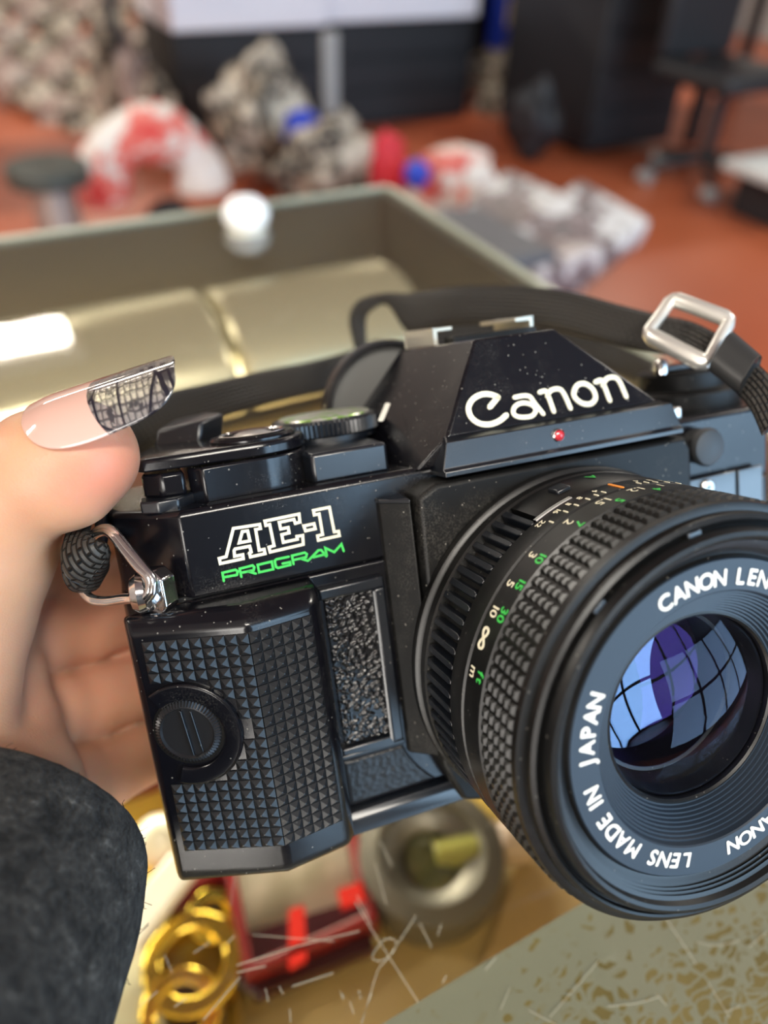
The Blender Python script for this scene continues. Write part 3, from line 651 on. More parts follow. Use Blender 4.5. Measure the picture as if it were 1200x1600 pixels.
# knob well and knob
kn = np.array([math.cos(.42), 0, 0])
kt = np.array(gr0) - np.array(gl0); kt = np.array([kt[0], kt[1], 0]) / np.linalg.norm(kt); knn = np.array([kt[1], -kt[0], 0])
if knn[1] > 0: knn = -knn
kz = np.array([0, 0, 1.]); kc = np.array([KN[0], 0, KN[2]]); kc[1] = gl0[1] + (KN[0] - gl0[0]) * (gr0[1] - gl0[1]) / (gr0[0] - gl0[0])
def klathe(mb, prof, n=64, knurl=0, c=kc):
    rings = []
    for (r, h, k) in prof:
        ring = []
        for i in range(n):
            a = 2 * PI * i / n; rr = r - (knurl if (k and i % 2) else 0); ring.append(c + knn * h + kt * rr * math.cos(a) + kz * rr * math.sin(a))
        rings.append(ring)
    return mb.loft(rings)
m_ = MB(); rings = []
for (r, h) in ((5.8, -.2), (5.8, .45), (6.4, .75), (8.5, .75), (8.8, .5), (8.8, -.2)):
    rings.append([kc + knn * h + kt * r * math.cos(a) + kz * (r * math.sin(a) - .5) for a in np.linspace(-1.9, 2.2, 40)])
m_.loft(rings, cap=False, closed=False); m_.build('knob_surround', M['shell'], grip, bevel=.2)
m_ = MB(); klathe(m_, [(5.8, -.1, 0), (5.8, .03, 0), (.01, .03, 0)]); m_.build('knob_well', M['dark'], grip)
m_ = MB(); klathe(m_, [(5.35, 0, 0), (5.4, .25, 1), (4.7, .8, 1), (4.35, .85, 0), (4.1, .45, 0), (.01, .3, 0)], 120, .30); kb = m_.build('grip_screw_knob', mat('worn_dark_metal', (.035, .035, .038), .3, .6), grip, ang=20, label='round knurled screw knob with a slot')
m_ = MB(); m_.obox(kc + knn * .6, kt * .16, kz * 3.9 + kt * -.4, knn * .4); m_.obox(kc + knn * .45 + kt * 1.5, kt * .14, kz * 3.6 + kt * -.4, knn * .25); m_.build('knob_bar', M['satin'], kb, bevel=.1)

# ---- textured panels between grip and mirror box
def frame_panel(name, x0, x1, z0, z1, w, y=-.1, th=1.3, mm='satin'):
    m_ = MB()
    m_.box(x0, x1, y - th, y + .3, z1 - w, z1); m_.box(x1 - w, x1, y - th, y + .3, z0, z1 - w); m_.box(x0, x1 - w, y - th, y + .3, z0, z0 + w * .7)
    return m_.build(name, M[mm], cam_t, bevel=.4)
frame_panel('panel_frame', -45, -33.4, 16.9, 48.2, 2.1)
def lpanel(name, x0, x1, z0, z1, y):
    m_ = MB(); nx, nz = 64, int(64 * (z1 - z0) / (x1 - x0)); vs = []; fs = []
    for j in range(nz + 1):
        for i in range(nx + 1):
            x = x0 + (x1 - x0) * i / nx; z = z0 + (z1 - z0) * j / nz
            e = min(i, nx - i, j, nz - j); d = noise.voronoi(Vector((x * .95 + .25 * math.sin(z * 2.1), z * 1.45, 0)))[0]
            hh = math.sqrt(max(0, 1 - (d[0] / .62) ** 2)) * .42 if e > 0 else -.6
            vs.append((x, y - hh, z))
    for j in range(nz):
        for i in range(nx):
            k = j * (nx + 1) + i; fs.append((k, k + 1, k + nx + 2, k + nx + 1))
    m_.add(vs, fs); return m_
lpanel('p', -44.2, -35.4, 18.6, 46, -.25).build('leatherette_panel', M['leather'], cam_t, ang=80, label='pebbled leatherette insert')
m_ = MB(); m_.box(-45, -33.0, -.5, .2, 15.6, 16.6); m_.build('divider', M['satin'], cam_t, bevel=.3)
def low_panel():
    m_ = MB(); vs = []; fs = []; nx, nz = 36, 26
    for j in range(nz + 1):
        for i in range(nx + 1):
            u = i / nx; w_ = j / nz; z = 6.6 + 8.6 * w_; x1 = -31 + 3.2 * (1 - w_) ** 2 - 2.4 * w_; x = -44.8 + (x1 + 44.8) * u
            d = noise.voronoi(Vector((x * 1.1, z * 1.5, 3)))[0]; hh = min(d[1] - d[0], .35) / .35 * .14 if 0 < i < nx and 0 < j < nz else -.3
            vs.append((x, -.3 - hh, z))
    for j in range(nz):
        for i in range(nx):
            k = j * (nx + 1) + i; fs.append((k, k + 1, k + nx + 2, k + nx + 1))
    m_.add(vs, fs); return m_
low_panel().build('lower_leatherette', M['rubber'], cam_t, ang=80, label='smooth-grained lower insert')
m_ = MB(); m_.loft([[(x, 1, 5.9), (x, -1.0, 5.7), (x, -1.9, 4.4), (x, -2.0, 1.4), (x, 1, 1.0)] for x in (-46, -20)]); m_.build('base_front_bevel', M['satin'], cam_t, bevel=.3)

# ---- strap lug and double wire ring, left shoulder
lc = UB(228, 925, 119)
lx = np.array([.72, -.69, 0]); lz_ = np.array([0, 0, 1.]); ln = np.array([-.69, -.72, 0])
m_ = MB(); pl = [(-2.2, -3.9), (1.2, -3.9), (2.6, -2.2), (2.6, 2.2), (1.0, 3.7), (-2.2, 3.4)]
m_.loft([[lc + lx * (p[0] + 1.5) + lz_ * p[1] + ln * h for p in pl] for h in (-2.6, .6)]); lug = m_.build('strap_lug', M['chrome'], cam_t, bevel=.3)
m_ = MB(); m_.lathe([(.01, 0), (2.2, .2), (3.1, .9), (3.3, 2.0), (2.6, 3.0), (1.6, 3.3), (.01, 3.3)], (0, 0, 0), 32, 'z')
ax_l = (lx * -.8 + ln * .6); ax_l /= np.linalg.norm(ax_l); b1 = np.cross(ax_l, lz_); b1 /= np.linalg.norm(b1); b2v = np.cross(ax_l, b1)
m_.v = [tuple(lc + np.array([-.3, -.4, 0]) + b1 * q[0] + b2v * q[1] + ax_l * (q[2] - 1.2)) for q in m_.v]; m_.build('lug_stud', M['chrome'], lug)
for k, dz in enumerate((0, 1.25)):
    P = [(228 - k * 6, 938 - k * 2, 116.5), (238 - k * 5, 925, 115.8), (238 - k * 6, 905 - k * 2, 115.8), (222 - k * 7, 884 + k * 1, 116.2), (200 - k * 6, 857 + k * 3, 117), (178 - k * 4, 831 + k * 4, 118), (163 - k * 2, 825 + k * 6, 119.5), (148 - k * 1, 833 + k * 4, 121), (138, 850 + k * 2, 122), (124, 890, 124), (128, 918 + k * 3, 124), (142, 934 + k * 3, 123), (165, 938 + k * 3, 122), (195, 934 + k * 3, 120.5), (215, 934 + k * 2, 119)]
    pts = smoothpts([UB(*p) for p in P], 6); MB().tube(pts, .72, 12).build('wire_ring', M['chrome'], lug)

# ================================================================== LENS (part of the camera, its rings are sub-parts)
def LP(prof, n=160): m_ = MB(); m_.lathe(prof, LC, n); return m_
lens = LP([(30, -5.9), (32.0, -6.1), (32.2, -6.5), (32.2, -8.0), (31.8, -8.3), (31.2, -8.5), (31.2, -9.3), (31.8, -9.5), (31.8, -11.2), (31.5, -11.5), (30.3, -11.7), (30.3, -20.8), (31.6, -21.0), (31.8, -21.4), (31.8, -25.3), (31.4, -25.6), (31.4, -25.9), (31.8, -26.2), (31.8, -31.0), (31.2, -31.3), (31.2, -39.5), (31.5, -39.7), (31.4, -40.8), (30.9, -41.0), (30.3, -41.1), (30.1, -42.3), (29.5, -42.6), (29.2, -42.4), (29.0, -41.8), (28.6, -41.6), (28.4, -43.2), (28.0, -43.9), (27.4, -44.1), (26.9, -43.8), (26.6, -43.0)]).build('lens_barrel', M['lensblack'], cam_t)
th_ = []
for k in range(5): y = -43.0 + k * .5; th_ += [(26.6 - (0 if k % 2 else .35) - k * .18, y)]
th_ = [(26.6, -43.0), (26.0, -42.8), (26.35, -42.55), (25.7, -42.3), (26.05, -42.05), (25.4, -41.8), (25.75, -41.5), (25.0, -41.2), (24.6, -40.9), (24.3, -40.8), (23.9, -41.4)]
LP(th_).build('filter_thread', M['lensblack'], lens)
LP([(23.9, -41.3), (23.7, -41.6), (19.3, -41.6), (19.1, -41.4)]).build('name_ring', M['ringmatte'], lens)
gv = [(19.1, -41.4)]
for k in range(9): r = 19.0 - k * .46; y = -41.0 + k * .42; gv += [(r, y), (r - .10, y + .34), (r - .40, y + .30)]
gv += [(14.9, -37.0), (14.7, -36.4), (14.9, -36.0)]
LP(gv).build('ribbed_inner_cone', M['ringmatte'], lens, ang=20)
LP([(15.2, -37.2), (14.6, -37.4), (14.3, -37.1), (14.3, -36.2)]).build('retaining_ring', M['lensblack'], lens)
def cap(r, y0, sag, n=14): return [(max(.01, r * i / n), y0 - sag * (1 - (i / n) ** 2)) for i in range(n + 1)]
LP(cap(14.5, -36.5, 3.6)).build('front_element', M['lens_glass'], lens)
LP([(14.2, -36.2), (13.2, -30.5), (12.6, -30.3)]).build('inner_barrel', M['lensblack'], lens)
LP(cap(12.7, -30.4, 2.6)).build('second_element', M['lens_purple'], lens)
LP(cap(12.6, -24, -3.0)).build('rear_element', M['lens_amber'], lens)
LP([(11, -17), (.01, -17)]).build('rear_stop', M['lens_back'], lens)
LP([(12.9, -30.3), (12.8, -17)]).build('rear_barrel', M['lensblack'], lens)
# name-ring lettering
m_ = MB()
def ringtext(chars, size=2.35, R_=21.3):
    for ch, a in chars:
        a = math.radians(a)
        def fn(u, v, k=0, a=a):
            al = a - u / R_; rr = R_ - size / 2 + v; return (LC[0] + rr * math.cos(al), -41.68 - k, LC[2] + rr * math.sin(al))
        put_glyph(m_, ch, size, fn, bold=.09)
ringtext(list(zip('CANON', (111.5, 105.2, 99.0, 92.6, 86.4))) + list(zip('LENS', (76.6, 71.0, 65.2, 59.8))) + list(zip('CANON', (-57.5, -63.8, -70.0, -76.4, -82.8))) + list(zip('LENS', (-106.0, -111.4, -117.2, -123.0))) + list(zip('MADE', (-134.2, -141.4, -148.0, -154.2))) + list(zip('IN', (-162.6, -167.4))) + list(zip('JAPAN', (179.6, 173.4, 167.2, 161.4, 155.4))))
m_.build('ring_lettering', M['white'], lens, smooth=False, label='white engraved lettering')
# aperture-ring ribs
m_ = MB()
for k in range(30):
    a = math.radians(118 + k * 4.25)
    e = np.array([math.cos(a), 0, math.sin(a)]); tt_ = np.array([-math.sin(a), 0, math.cos(a)]); c = np.array(LC) + e * 30.7
    ring = lambda y, s: [c + np.array([0, y, 0]) + tt_ * -.85 * s - e * .6, c + np.array([0, y, 0]) + tt_ * -.5 * s + e * 1.0, c + np.array([0, y, 0]) + tt_ * .5 * s + e * 1.0, c + np.array([0, y, 0]) + tt_ * .85 * s - e * .6]
    m_.loft([ring(-11.8, 1), ring(-20.0, 1), ring(-20.9, .6)])
m_.build('aperture_ring_ribs', M['satin'], lens, bevel=.12)
m_ = MB()   # smooth tab of the aperture ring
tabr = []
for y, r in ((-11.9, 31.2), (-12.3, 31.75), (-19.8, 31.75), (-20.6, 31.3)):
    tabr.append([(LC[0] + r * math.cos(a), y, LC[2] + r * math.sin(a)) for a in np.linspace(math.radians(60), math.radians(115.5), 40)] + [(LC[0] + 30.2 * math.cos(a), y, LC[2] + 30.2 * math.sin(a)) for a in np.linspace(math.radians(115.5), math.radians(60), 40)])
m_.loft(tabr); m_.build('aperture_ring_tab', M['lensblack'], lens)
m_ = MB(); m_.lathe([(31.6, -20.3), (31.92, -20.5), (31.95, -21.3), (31.7, -21.5)], LC, 30, a0=math.radians(104.5), a1=math.radians(117)); m_.build('glint_arc', mat('glint_aluminium', (.9, .9, .88), .35, 1.), lens)  # chrome line kept only along its bright reflection; highlight built as a silver arc
pb = PL(868, 773, (0, 1, 0), -14.5); a = math.atan2(pb[2] - LC[2], pb[0])
e = np.array([math.cos(a), 0, math.sin(a)]); tt_ = np.array([-math.sin(a), 0, math.cos(a)]); c = np.array(LC) + e * 31.9 + np.array([0, -16.2, 0])
m_ = MB(); m_.obox(c, tt_ * 1.3, (0, 1.5, 0), e * .5); m_.build('lock_pin', M['satin'], lens, bevel=.3)
# scales
def cyltext(mb, s, ang, y, size, r=31.86, xs=1., bold=.05, gap=.28):
    ws = [glyph(c_)[2] * size * xs for c_ in s]; tot = sum(ws) + gap * (len(s) - 1); u0 = -tot / 2
    for c_, w_ in zip(s, ws):
        uc = u0 + w_ / 2; u0 += w_ + gap
        def fn(u, v, k=0, uc=uc):
            al = math.radians(ang) + (uc + u) / r; return (LC[0] + (r + k) * math.cos(al), y - v + size / 2, LC[2] + (r + k) * math.sin(al))
        put_glyph(mb, c_, size, fn, xs, bold)
mw_ = MB(); mg_ = MB(); mo_ = MB()
for s, a in (('m', 161.2), ('10', 144.6), ('5', 136.2), ('3', 126.8), ('2', 113.8), ('1.5', 102.5), ('1.2', 92), ('1', 84)): cyltext(mw_, s, a, -27.8, 1.75)
a8 = []
for i in range(28):
    tt = 2 * PI * i / 28; u_ = 1.55 * math.cos(tt) / (1 + .35 * math.sin(tt) ** 2); v_ = 1.5 * math.sin(tt) * math.cos(tt) / (1 + .35 * math.sin(tt) ** 2); al = math.radians(151.8) + u_ / 31.86
    a8.append((LC[0] + 31.86 * math.cos(al), -27.8 - v_, LC[2] + 31.86 * math.sin(al)))
mw_.stroke(a8, .42, (math.cos(math.radians(151.8)), 0, math.sin(math.radians(151.8))), .04, closed=True)
for s, a in (('ft', 161.2), ('30', 144.2), ('15', 135.4), ('10', 127.0), ('7', 113.2), ('5', 100.0), ('4', 88)): cyltext(mg_, s, a, -30.0, 1.75)
for s, a in (('22', 117.4), ('16', 111.6), ('11', 107.6), ('8', 103.8), ('4', 98.6), ('4', 85), ('8', 80.6), ('11', 76.8), ('16', 72.8)): cyltext(mw_, s, a, -22.9, 1.15, gap=.15)
def tick(mb, a, y0, y1, w=.28, r=31.88):
    a = math.radians(a); e = (math.cos(a), 0, math.sin(a)); mb.stroke([(r * e[0], y0, LC[2] + r * e[2]), (r * e[0], y1, LC[2] + r * e[2])], w, e, .03)
for a in (115.6, 110.6, 107.0, 103.2, 100.4, 98, 86.5, 84, 81, 77, 73): tick(mw_, a, -24.0, -25.0)
tick(mo_, 92.6, -21.8, -25.1, .55)
mw_.build('white_scale', M['cream'], lens, smooth=False, label='white distance and aperture numbers'); 
cyltext(mg_, 'A', 90.4, -15.5, 1.9, 31.95); mg_.build('green_scale', M['green'], lens, smooth=False, label='green numbers'); mo_.build('index_line', M['orange'], lens, smooth=False)
# focus rubber: rows of raised blocks
m_ = MB(); NB = 98
for k in range(NB):
    a = 2 * PI * k / NB
    if not (-.2 < math.sin(a) or math.cos(a) < .3): continue
    for j in range(5):
        aa = a + j * .004; e = np.array([math.cos(aa), 0, math.sin(aa)]); tt_ = np.array([-math.sin(aa), 0, math.cos(aa)])
        y0 = -31.4 - j * 1.62; c = np.array(LC) + e * 31.0
        q = lambda rr, s, g_=0, w=.84: [c + e * rr + tt_ * w * s + np.array([0, y0 - .04 + g_, 0]), c + e * rr - tt_ * w * s + np.array([0, y0 - .04 + g_, 0]), c + e * rr - tt_ * w * s + np.array([0, y0 - 1.5 - g_, 0]), c + e * rr + tt_ * w * s + np.array([0, y0 - 1.5 - g_, 0])]
        m_.loft([q(-.3, 1), q(.3, .92, -.05), q(.85, .5, -.38)])
m_.build('focusing_grip', M['focus'], lens, ang=20, label='rubber focusing ring of raised blocks')
for a in (97, 60, 130):   # bayonet pins and notches in the hood mount
    a = math.radians(a); e = np.array([math.cos(a), 0, math.sin(a)]); tt_ = np.array([-math.sin(a), 0, math.cos(a)])
    MB().obox(np.array(LC) + e * 28.7 + np.array([0, -42.3, 0]), tt_ * 1.1, (0, .45, 0), e * .5).build('hood_pin', M['satin'], lens, bevel=.15)

# ================================================================== CARRYING STRAP
def ribbon(name, top, bot, th, m, parent=None, n=8, label=None, rowmm=1.6):
    A = smoothpts([U(*p) * 1000 for p in top], n); B = smoothpts([U(*p) * 1000 for p in bot], n); K = len(A); ncr = 8
    mb = MB(); vs = []; uv = []; L = 0
    for i in range(K):
        a, b = A[i], B[i]
        if i: L += np.linalg.norm((A[i] + B[i] - A[i - 1] - B[i - 1]) / 2)
        t_ = (A[min(i + 1, K - 1)] + B[min(i + 1, K - 1)]) - (A[max(i - 1, 0)] + B[max(i - 1, 0)]); nn = np.cross(t_, b - a); nn /= np.linalg.norm(nn)
        wd_ = np.linalg.norm(b - a)
        for s in (1, -1):
            for k in range(ncr + 1):
                w = k / ncr if s > 0 else 1 - k / ncr; ed = min(1, 4 * min(w, 1 - w)) ** .5
                vs.append(a + (b - a) * w + nn * s * th / 2 * (.25 + .75 * ed)); uv.append((L, w * wd_))
    n2 = 2 * (ncr + 1); fs = []
    for i in range(K - 1):
        for k in range(n2): j = (k + 1) % n2; fs.append((i * n2 + k, i * n2 + j, (i + 1) * n2 + j, (i + 1) * n2 + k))
    fs.append(tuple(range(n2))); fs.append(tuple((K - 1) * n2 + k for k in reversed(range(n2))))
    me = bpy.data.meshes.new(name); me.from_pydata([tuple(v / 1000) for v in vs], [], fs); me.validate()
    ul = me.uv_layers.new(name='UVMap')
    for lp_ in me.loops: ul.data[lp_.index].uv = uv[lp_.vertex_index]
    me.materials.append(m)
    for p in me.polygons: p.use_smooth = True
    o = bpy.data.objects.new(name, me); C.objects.link(o)
    if parent: o.parent = parent
    if label: o['label'] = label
    return o
strap = thing('camera_strap', 'narrow woven black neck strap with a silver buckle, looped behind the camera', 'strap')
ribbon('webbing', [(186, 690, 138), (204, 643, 144), (262, 614, 158), (330, 598, 174), (408, 580, 190), (480, 566, 205), (545, 549, 215), (590, 530, 222)],
       [(186, 745, 136), (204, 728, 142), (262, 688, 156), (330, 656, 172), (420, 630, 188), (480, 616, 203), (540, 602, 214), (600, 580, 222)], 1.6, M['web'], strap)
ribbon('webbing', [(555, 548, 216), (545, 500, 214), (560, 470, 212), (600, 458, 210), (640, 458, 205), (700, 449, 196), (760, 446, 190), (830, 448, 183), (900, 458, 176), (970, 477, 168), (1030, 492, 161), (1080, 503, 154), (1125, 524, 148), (1150, 540, 144)],
       [(575, 560, 216), (572, 505, 214), (580, 486, 212), (606, 478, 210), (640, 520, 206), (700, 510, 197), (760, 507, 190), (830, 512, 183), (890, 523, 175), (950, 536, 167), (1005, 548, 160), (1050, 556, 153), (1095, 572, 148), (1118, 586, 144)], 1.6, M['web'], strap)
ribbon('webbing', [(1140, 530, 142), (1175, 560, 138), (1205, 590, 134), (1235, 640, 130)], [(1112, 582, 142), (1148, 612, 138), (1172, 640, 134), (1190, 680, 130)], 1.7, M['web'], strap)
ribbon('webbing', [(640, 520, 232), (760, 500, 226), (900, 520, 215), (1010, 560, 200), (1100, 620, 170)], [(640, 560, 232), (760, 540, 226), (900, 565, 215), (1000, 600, 200), (1090, 650, 170)], 1.6, M['web'], strap)
# thick folded end through the wire ring
ribbon('folded_end', [(150, 768, 132), (116, 800, 128), (102, 840, 122), (96, 872, 118), (104, 900, 117), (122, 912, 118)], [(176, 768, 134), (146, 812, 128), (142, 836, 121), (152, 846, 117), (164, 850, 117), (170, 858, 119)], 2.6, M['web'], strap)
ribbon('folded_end', [(96, 880, 118.2), (100, 905, 119), (112, 922, 121), (138, 925, 124)], [(152, 846, 116.8), (168, 852, 117.4), (172, 862, 119), (168, 872, 124)], 2.4, M['web'], strap)
MB().tube(smoothpts([UB(*p) for p in [(160, 770, 130), (158, 800, 128), (160, 825, 126), (155, 850, 124)]], 4), 1.2, 12).build('strap_tail', M['satin'], None); _o = bpy.data.objects['strap_tail']; _o.matrix_world = body_matrix((0, 0, 0))
_o.parent = strap
bk = [(1050, 466, 152), (1141, 500, 146), (1104, 570, 144), (1011, 522, 150)]
bp_ = []
for i in range(4):
    a, b, c = (np.array(bk[(i + k) % 4], float) for k in (-1, 0, 1))
    bp_ += [b + (a - b) * .10, b + (a - b) * .03 + (c - b) * .03, b + (c - b) * .10]
BK = MB(); BK.tube([U(*p) * 1000 for p in bp_], [1.3, 1.4, 1.6, 1.6, 1.45, 1.3, 1.3, 1.45, 1.75, 1.75, 1.45, 1.3], 14, closed=True); buckle = BK.build('buckle', mat('polished_nickel', (.93, .91, .84), .34, .75), strap, label='silver rectangular buckle')
ribbon('slide_loop', [(1146, 519, 141), (1168, 538, 138.5), (1190, 557, 136)], [(1108, 579, 141), (1130, 596, 138.5), (1156, 615, 136)], 3.2, mat('soft_black_vinyl', (.03, .031, .032), .42), strap, label='plain black slide')

# ================================================================== PERSON (photographer's left hand and coat sleeve)
CW = [  # chains: list of (px, py, depth mm, radius mm)
    ('thumb', [(122, 710, 118, 8.7), (70, 733, 118, 9.0), (10, 782, 119.5, 8.9), (-50, 850, 123, 11), (-130, 940, 126, 15)]),
    ('pad', [(140, 718, 118, 6.6), (106, 748, 118, 7.8)]),
    ('thenar', [(-30, 860, 124, 11.5), (-62, 960, 126, 11.5), (-85, 1080, 124, 11), (-110, 1220, 120, 13)]),
    ('palm', [(-40, 960, 140, 9), (2, 1060, 139, 7.6), (24, 1130, 136, 7.2), (20, 1230, 128, 9.5), (-40, 1330, 118, 18)]),
    ('palmb', [(-60, 900, 150, 12), (-80, 1100, 148, 14), (-60, 1300, 128, 20), (-120, 1500, 100, 24)]),
    ('index', [(-60, 900, 150, 9), (50, 880, 153, 8.8), (150, 806, 161, 8.6), (260, 752, 172, 7.8)]),
    ('indexb', [(30, 910, 153, 9), (160, 905, 166, 9)]),
    ('fingerb', [(90, 1050, 162, 8), (190, 1030, 170, 8)]),
    ('middle', [(-40, 1000, 150, 9), (60, 994, 150, 7.7), (130, 980, 158, 7.5), (280, 940, 178, 7.2)]),
    ('ring', [(0, 1100, 150, 8.5), (80, 1110, 149, 7.5), (140, 1098, 156, 7.3), (300, 1040, 178, 7)]),
    ('little', [(20, 1220, 140, 8.2), (100, 1222, 147, 7.6), (160, 1208, 155, 7.2), (300, 1140, 176, 6.6)]),
]
CH = [(nm, [(U(p[0], p[1], p[2]) * 1000, p[3]) for p in ch]) for nm, ch in CW]
allp = np.array([p for _, ch in CH for p, r in ch]); lo = allp.min(0) - 22; hi = allp.max(0) + 22
def hand_sdf(x, y, z):
    def chain(nm):
        ch = dict(CH)[nm]; d = None
        for (a, ra), (b, rb) in zip(ch[:-1], ch[1:]):
            q = capsule(x, y, z, a, b, ra, rb); d = q if d is None else smin(d, q, 1.5)
        return d
    d = smin(chain('thumb'), chain('pad'), 3); d = smin(d, chain('thenar'), 5)
    p = smin(chain('palm'), chain('palmb'), 5); d = smin(d, p, 1.8)
    f = None
    for nm in ('index', 'indexb', 'fingerb', 'middle', 'ring', 'little'):
        q = chain(nm); f = q if f is None else smin(f, q, .35)
    return smin(d, f, 2.2)
V, Q = surface_net(hand_sdf, lo, hi, .8)
def skin():
    m = mat('skin', (.80, .50, .38), .45, spec=.45); t = NT(m); v = t.obj()
    t.b.inputs['Subsurface Weight'].default_value = .6; t.b.inputs['Subsurface Scale'].default_value = .006; t.b.inputs['Subsurface Radius'].default_value = (1, .35, .2)
    base = t.ramp(t.noise(v, 45, 3), [(.35, (.62, .34, .20)), (.65, (.56, .28, .175))])
    tipc = U(190, 735, 110) 
    tc = t.n('ShaderNodeTexCoord'); vd = t.n('ShaderNodeVectorMath'); vd.operation = 'DISTANCE'; t.l(tc.outputs['Object'], vd.inputs[0]); vd.inputs[1].default_value = tuple(tipc)
    f = t.ramp(vd.outputs['Value'], [(.003, (1, 1, 1)), (.013, (0, 0, 0))])
    vx = t.n('ShaderNodeVectorMath'); vx.operation = 'DISTANCE'; t.l(tc.outputs['Object'], vx.inputs[0]); vx.inputs[1].default_value = tuple(U(150, 1020, 150)); fx = t.ramp(vx.outputs['Value'], [(.01, (1, 1, 1)), (.035, (0, 0, 0))])
    c1 = t.mix(t.math('MULTIPLY', f, .6), base, (.72, .22, .14)); c2 = t.mix(t.math('MULTIPLY', fx, .4), c1, (.64, .28, .20))
    t.l(c2, t.b.inputs['Base Color'])
    h = t.math('ADD', t.vor(v, 1500, 'DISTANCE_TO_EDGE'), t.math('MULTIPLY', t.noise(v, 500, 3), .5)); t.bump(h, .12, .0004)
    return m
person = thing('person', 'left hand of a person gripping the camera, long lace-patterned thumbnail, dark wool coat sleeve', 'person')
me = bpy.data.meshes.new('hand'); me.from_pydata([tuple(p / 1000) for p in V], [], [tuple(int(i) for i in q) for q in Q]); me.validate()
me.materials.append(skin())
for p in me.polygons: p.use_smooth = True
hand = bpy.data.objects.new('hand', me); C.objects.link(hand); hand.parent = person
md = hand.modifiers.new('smooth', 'SMOOTH'); md.factor = .5; md.iterations = 4
# thumbnail: long curved plate
NA = U(88, 722, 118) * 1000; NB_ = U(345, 640, 117) * 1000; nax = NB_ - NA; nlen = np.linalg.norm(nax); nax /= nlen
view = np.array([0, 0, CAMH * 1000]) - NA; view -= view @ nax * nax; view /= np.linalg.norm(view); nup = np.cross(nax, view); nup /= np.linalg.norm(nup)
if nup[2] < 0: nup = -nup
rows = [(.0, 50, 86), (.015, 36, 100), (.05, 24, 108), (.11, 14, 113), (.20, 8, 115), (.34, 6, 116), (.50, 8, 115), (.62, 10, 113), (.70, 12, 108), (.76, 15, 101), (.81, 19, 93), (.85, 25, 83), (.875, 32, 74), (.885, 41, 64)]
vs = []; uv = []; nc = 16
for i, (f_, t0, t1_) in enumerate(rows):
    rn = 9.75 - 2.2 * max(0, .12 - f_) / .12 * .25
    for k in range(nc + 1):
        a = math.radians(t0 + (t1_ - t0) * k / nc); vs.append(NA + nax * nlen * f_ + (view * math.cos(a) + nup * math.sin(a)) * rn); uv.append((f_ / .9, (math.degrees(a) - 6) / 110))
fs = []
for i in range(len(rows) - 1):
    for k in range(nc): q = i * (nc + 1) + k; fs.append((q, q + 1, q + nc + 2, q + nc + 1))
me = bpy.data.meshes.new('thumbnail'); me.from_pydata([tuple(p / 1000) for p in vs], [], fs); ul = me.uv_layers.new(name='UVMap')
for lp_ in me.loops: ul.data[lp_.index].uv = uv[lp_.vertex_index]
def nailmat():
    m = mat('lace_nail_varnish', (.8, .55, .48), .08, spec=.6, coat=1.); t = NT(m)
    u = t.n('ShaderNodeUVMap'); sx = t.n('ShaderNodeSeparateXYZ'); t.l(u.outputs[0], sx.inputs[0]); mp = t.n('ShaderNodeMapping'); mp.inputs['Scale'].default_value = (2.2, 1, 1); t.l(u.outputs[0], mp.inputs[0])
    cell = t.math('LESS_THAN', t.vor(mp.outputs[0], 12, 'DISTANCE_TO_EDGE', rnd=.3), .11)
    fl = t.math('GREATER_THAN', t.noise(mp.outputs[0], 4.2, 4, .6), .58)
    fl2 = t.math('LESS_THAN', t.vor(mp.outputs[0], 2.3, 'DISTANCE_TO_EDGE'), .03)
    lace = t.math('MAXIMUM', t.math('MULTIPLY', cell, .85), t.math('MAXIMUM', t.math('MULTIPLY', fl, .9), fl2))
    bd = t.math('ADD', sx.outputs['X'], t.math('MULTIPLY', t.math('POWER', t.math('ABSOLUTE', t.math('SUBTRACT', sx.outputs['Y'], .45)), 2.), -.5))
    tipm = t.math('GREATER_THAN', bd, .43)
    f = t.math('MULTIPLY', lace, tipm)
    colr = t.mix(tipm, (.72, .44, .36), (.36, .32, .30)); t.l(t.mix(f, colr, (.012, .012, .02)), t.b.inputs['Base Color'])
    al = t.math('ADD', t.math('MULTIPLY', tipm, -.42), .9); t.l(t.math('MAXIMUM', al, t.math('MULTIPLY', f, .95)), t.b.inputs['Alpha']); return m
me.materials.append(nailmat())
for p in me.polygons: p.use_smooth = True
nail = bpy.data.objects.new('thumbnail', me); C.objects.link(nail); nail.parent = person; nail['label'] = 'long glossy thumbnail with black lace tip'
md = nail.modifiers.new('thickness', 'SOLIDIFY'); md.thickness = .0005; md.offset = 0; md = nail.modifiers.new('subd', 'SUBSURF'); md.levels = 1; md.render_levels = 2
# coat sleeve
SA = [(U(-20, 1355, 112) * 1000, 21.5), (U(-55, 1430, 106) * 1000, 22.5), (U(-190, 1600, 92) * 1000, 25.), (U(-380, 1850, 75) * 1000, 30.)]
def sleeve_sdf(x, y, z):
    d = None
    for (a, ra), (b, rb) in zip(SA[:-1], SA[1:]):
        q = capsule(x, y, z, a, b, ra, rb); d = q if d is None else smin(d, q, 6)
    ax = SA[1][0] - SA[0][0]; ax = ax / np.linalg.norm(ax); h = (x - SA[0][0][0]) * ax[0] + (y - SA[0][0][1]) * ax[1] + (z - SA[0][0][2]) * ax[2]
    core = d + 5.5
    d = -smin(-d, h + 6, 3.0)          # cut the cuff opening
    w = np.sin(x * .09 + z * .13) * 1.1 + np.sin(y * .15 + x * .06) * .8
    return np.maximum(d + w * .4, -core)
pp = np.array([p for p, r in SA]); V, Q = surface_net(sleeve_sdf, pp.min(0) - 40, pp.max(0) + 40, 1.6)
me = bpy.data.meshes.new('coat_sleeve'); me.from_pydata([tuple(p / 1000) for p in V], [], [tuple(int(i) for i in q) for q in Q]); me.validate()
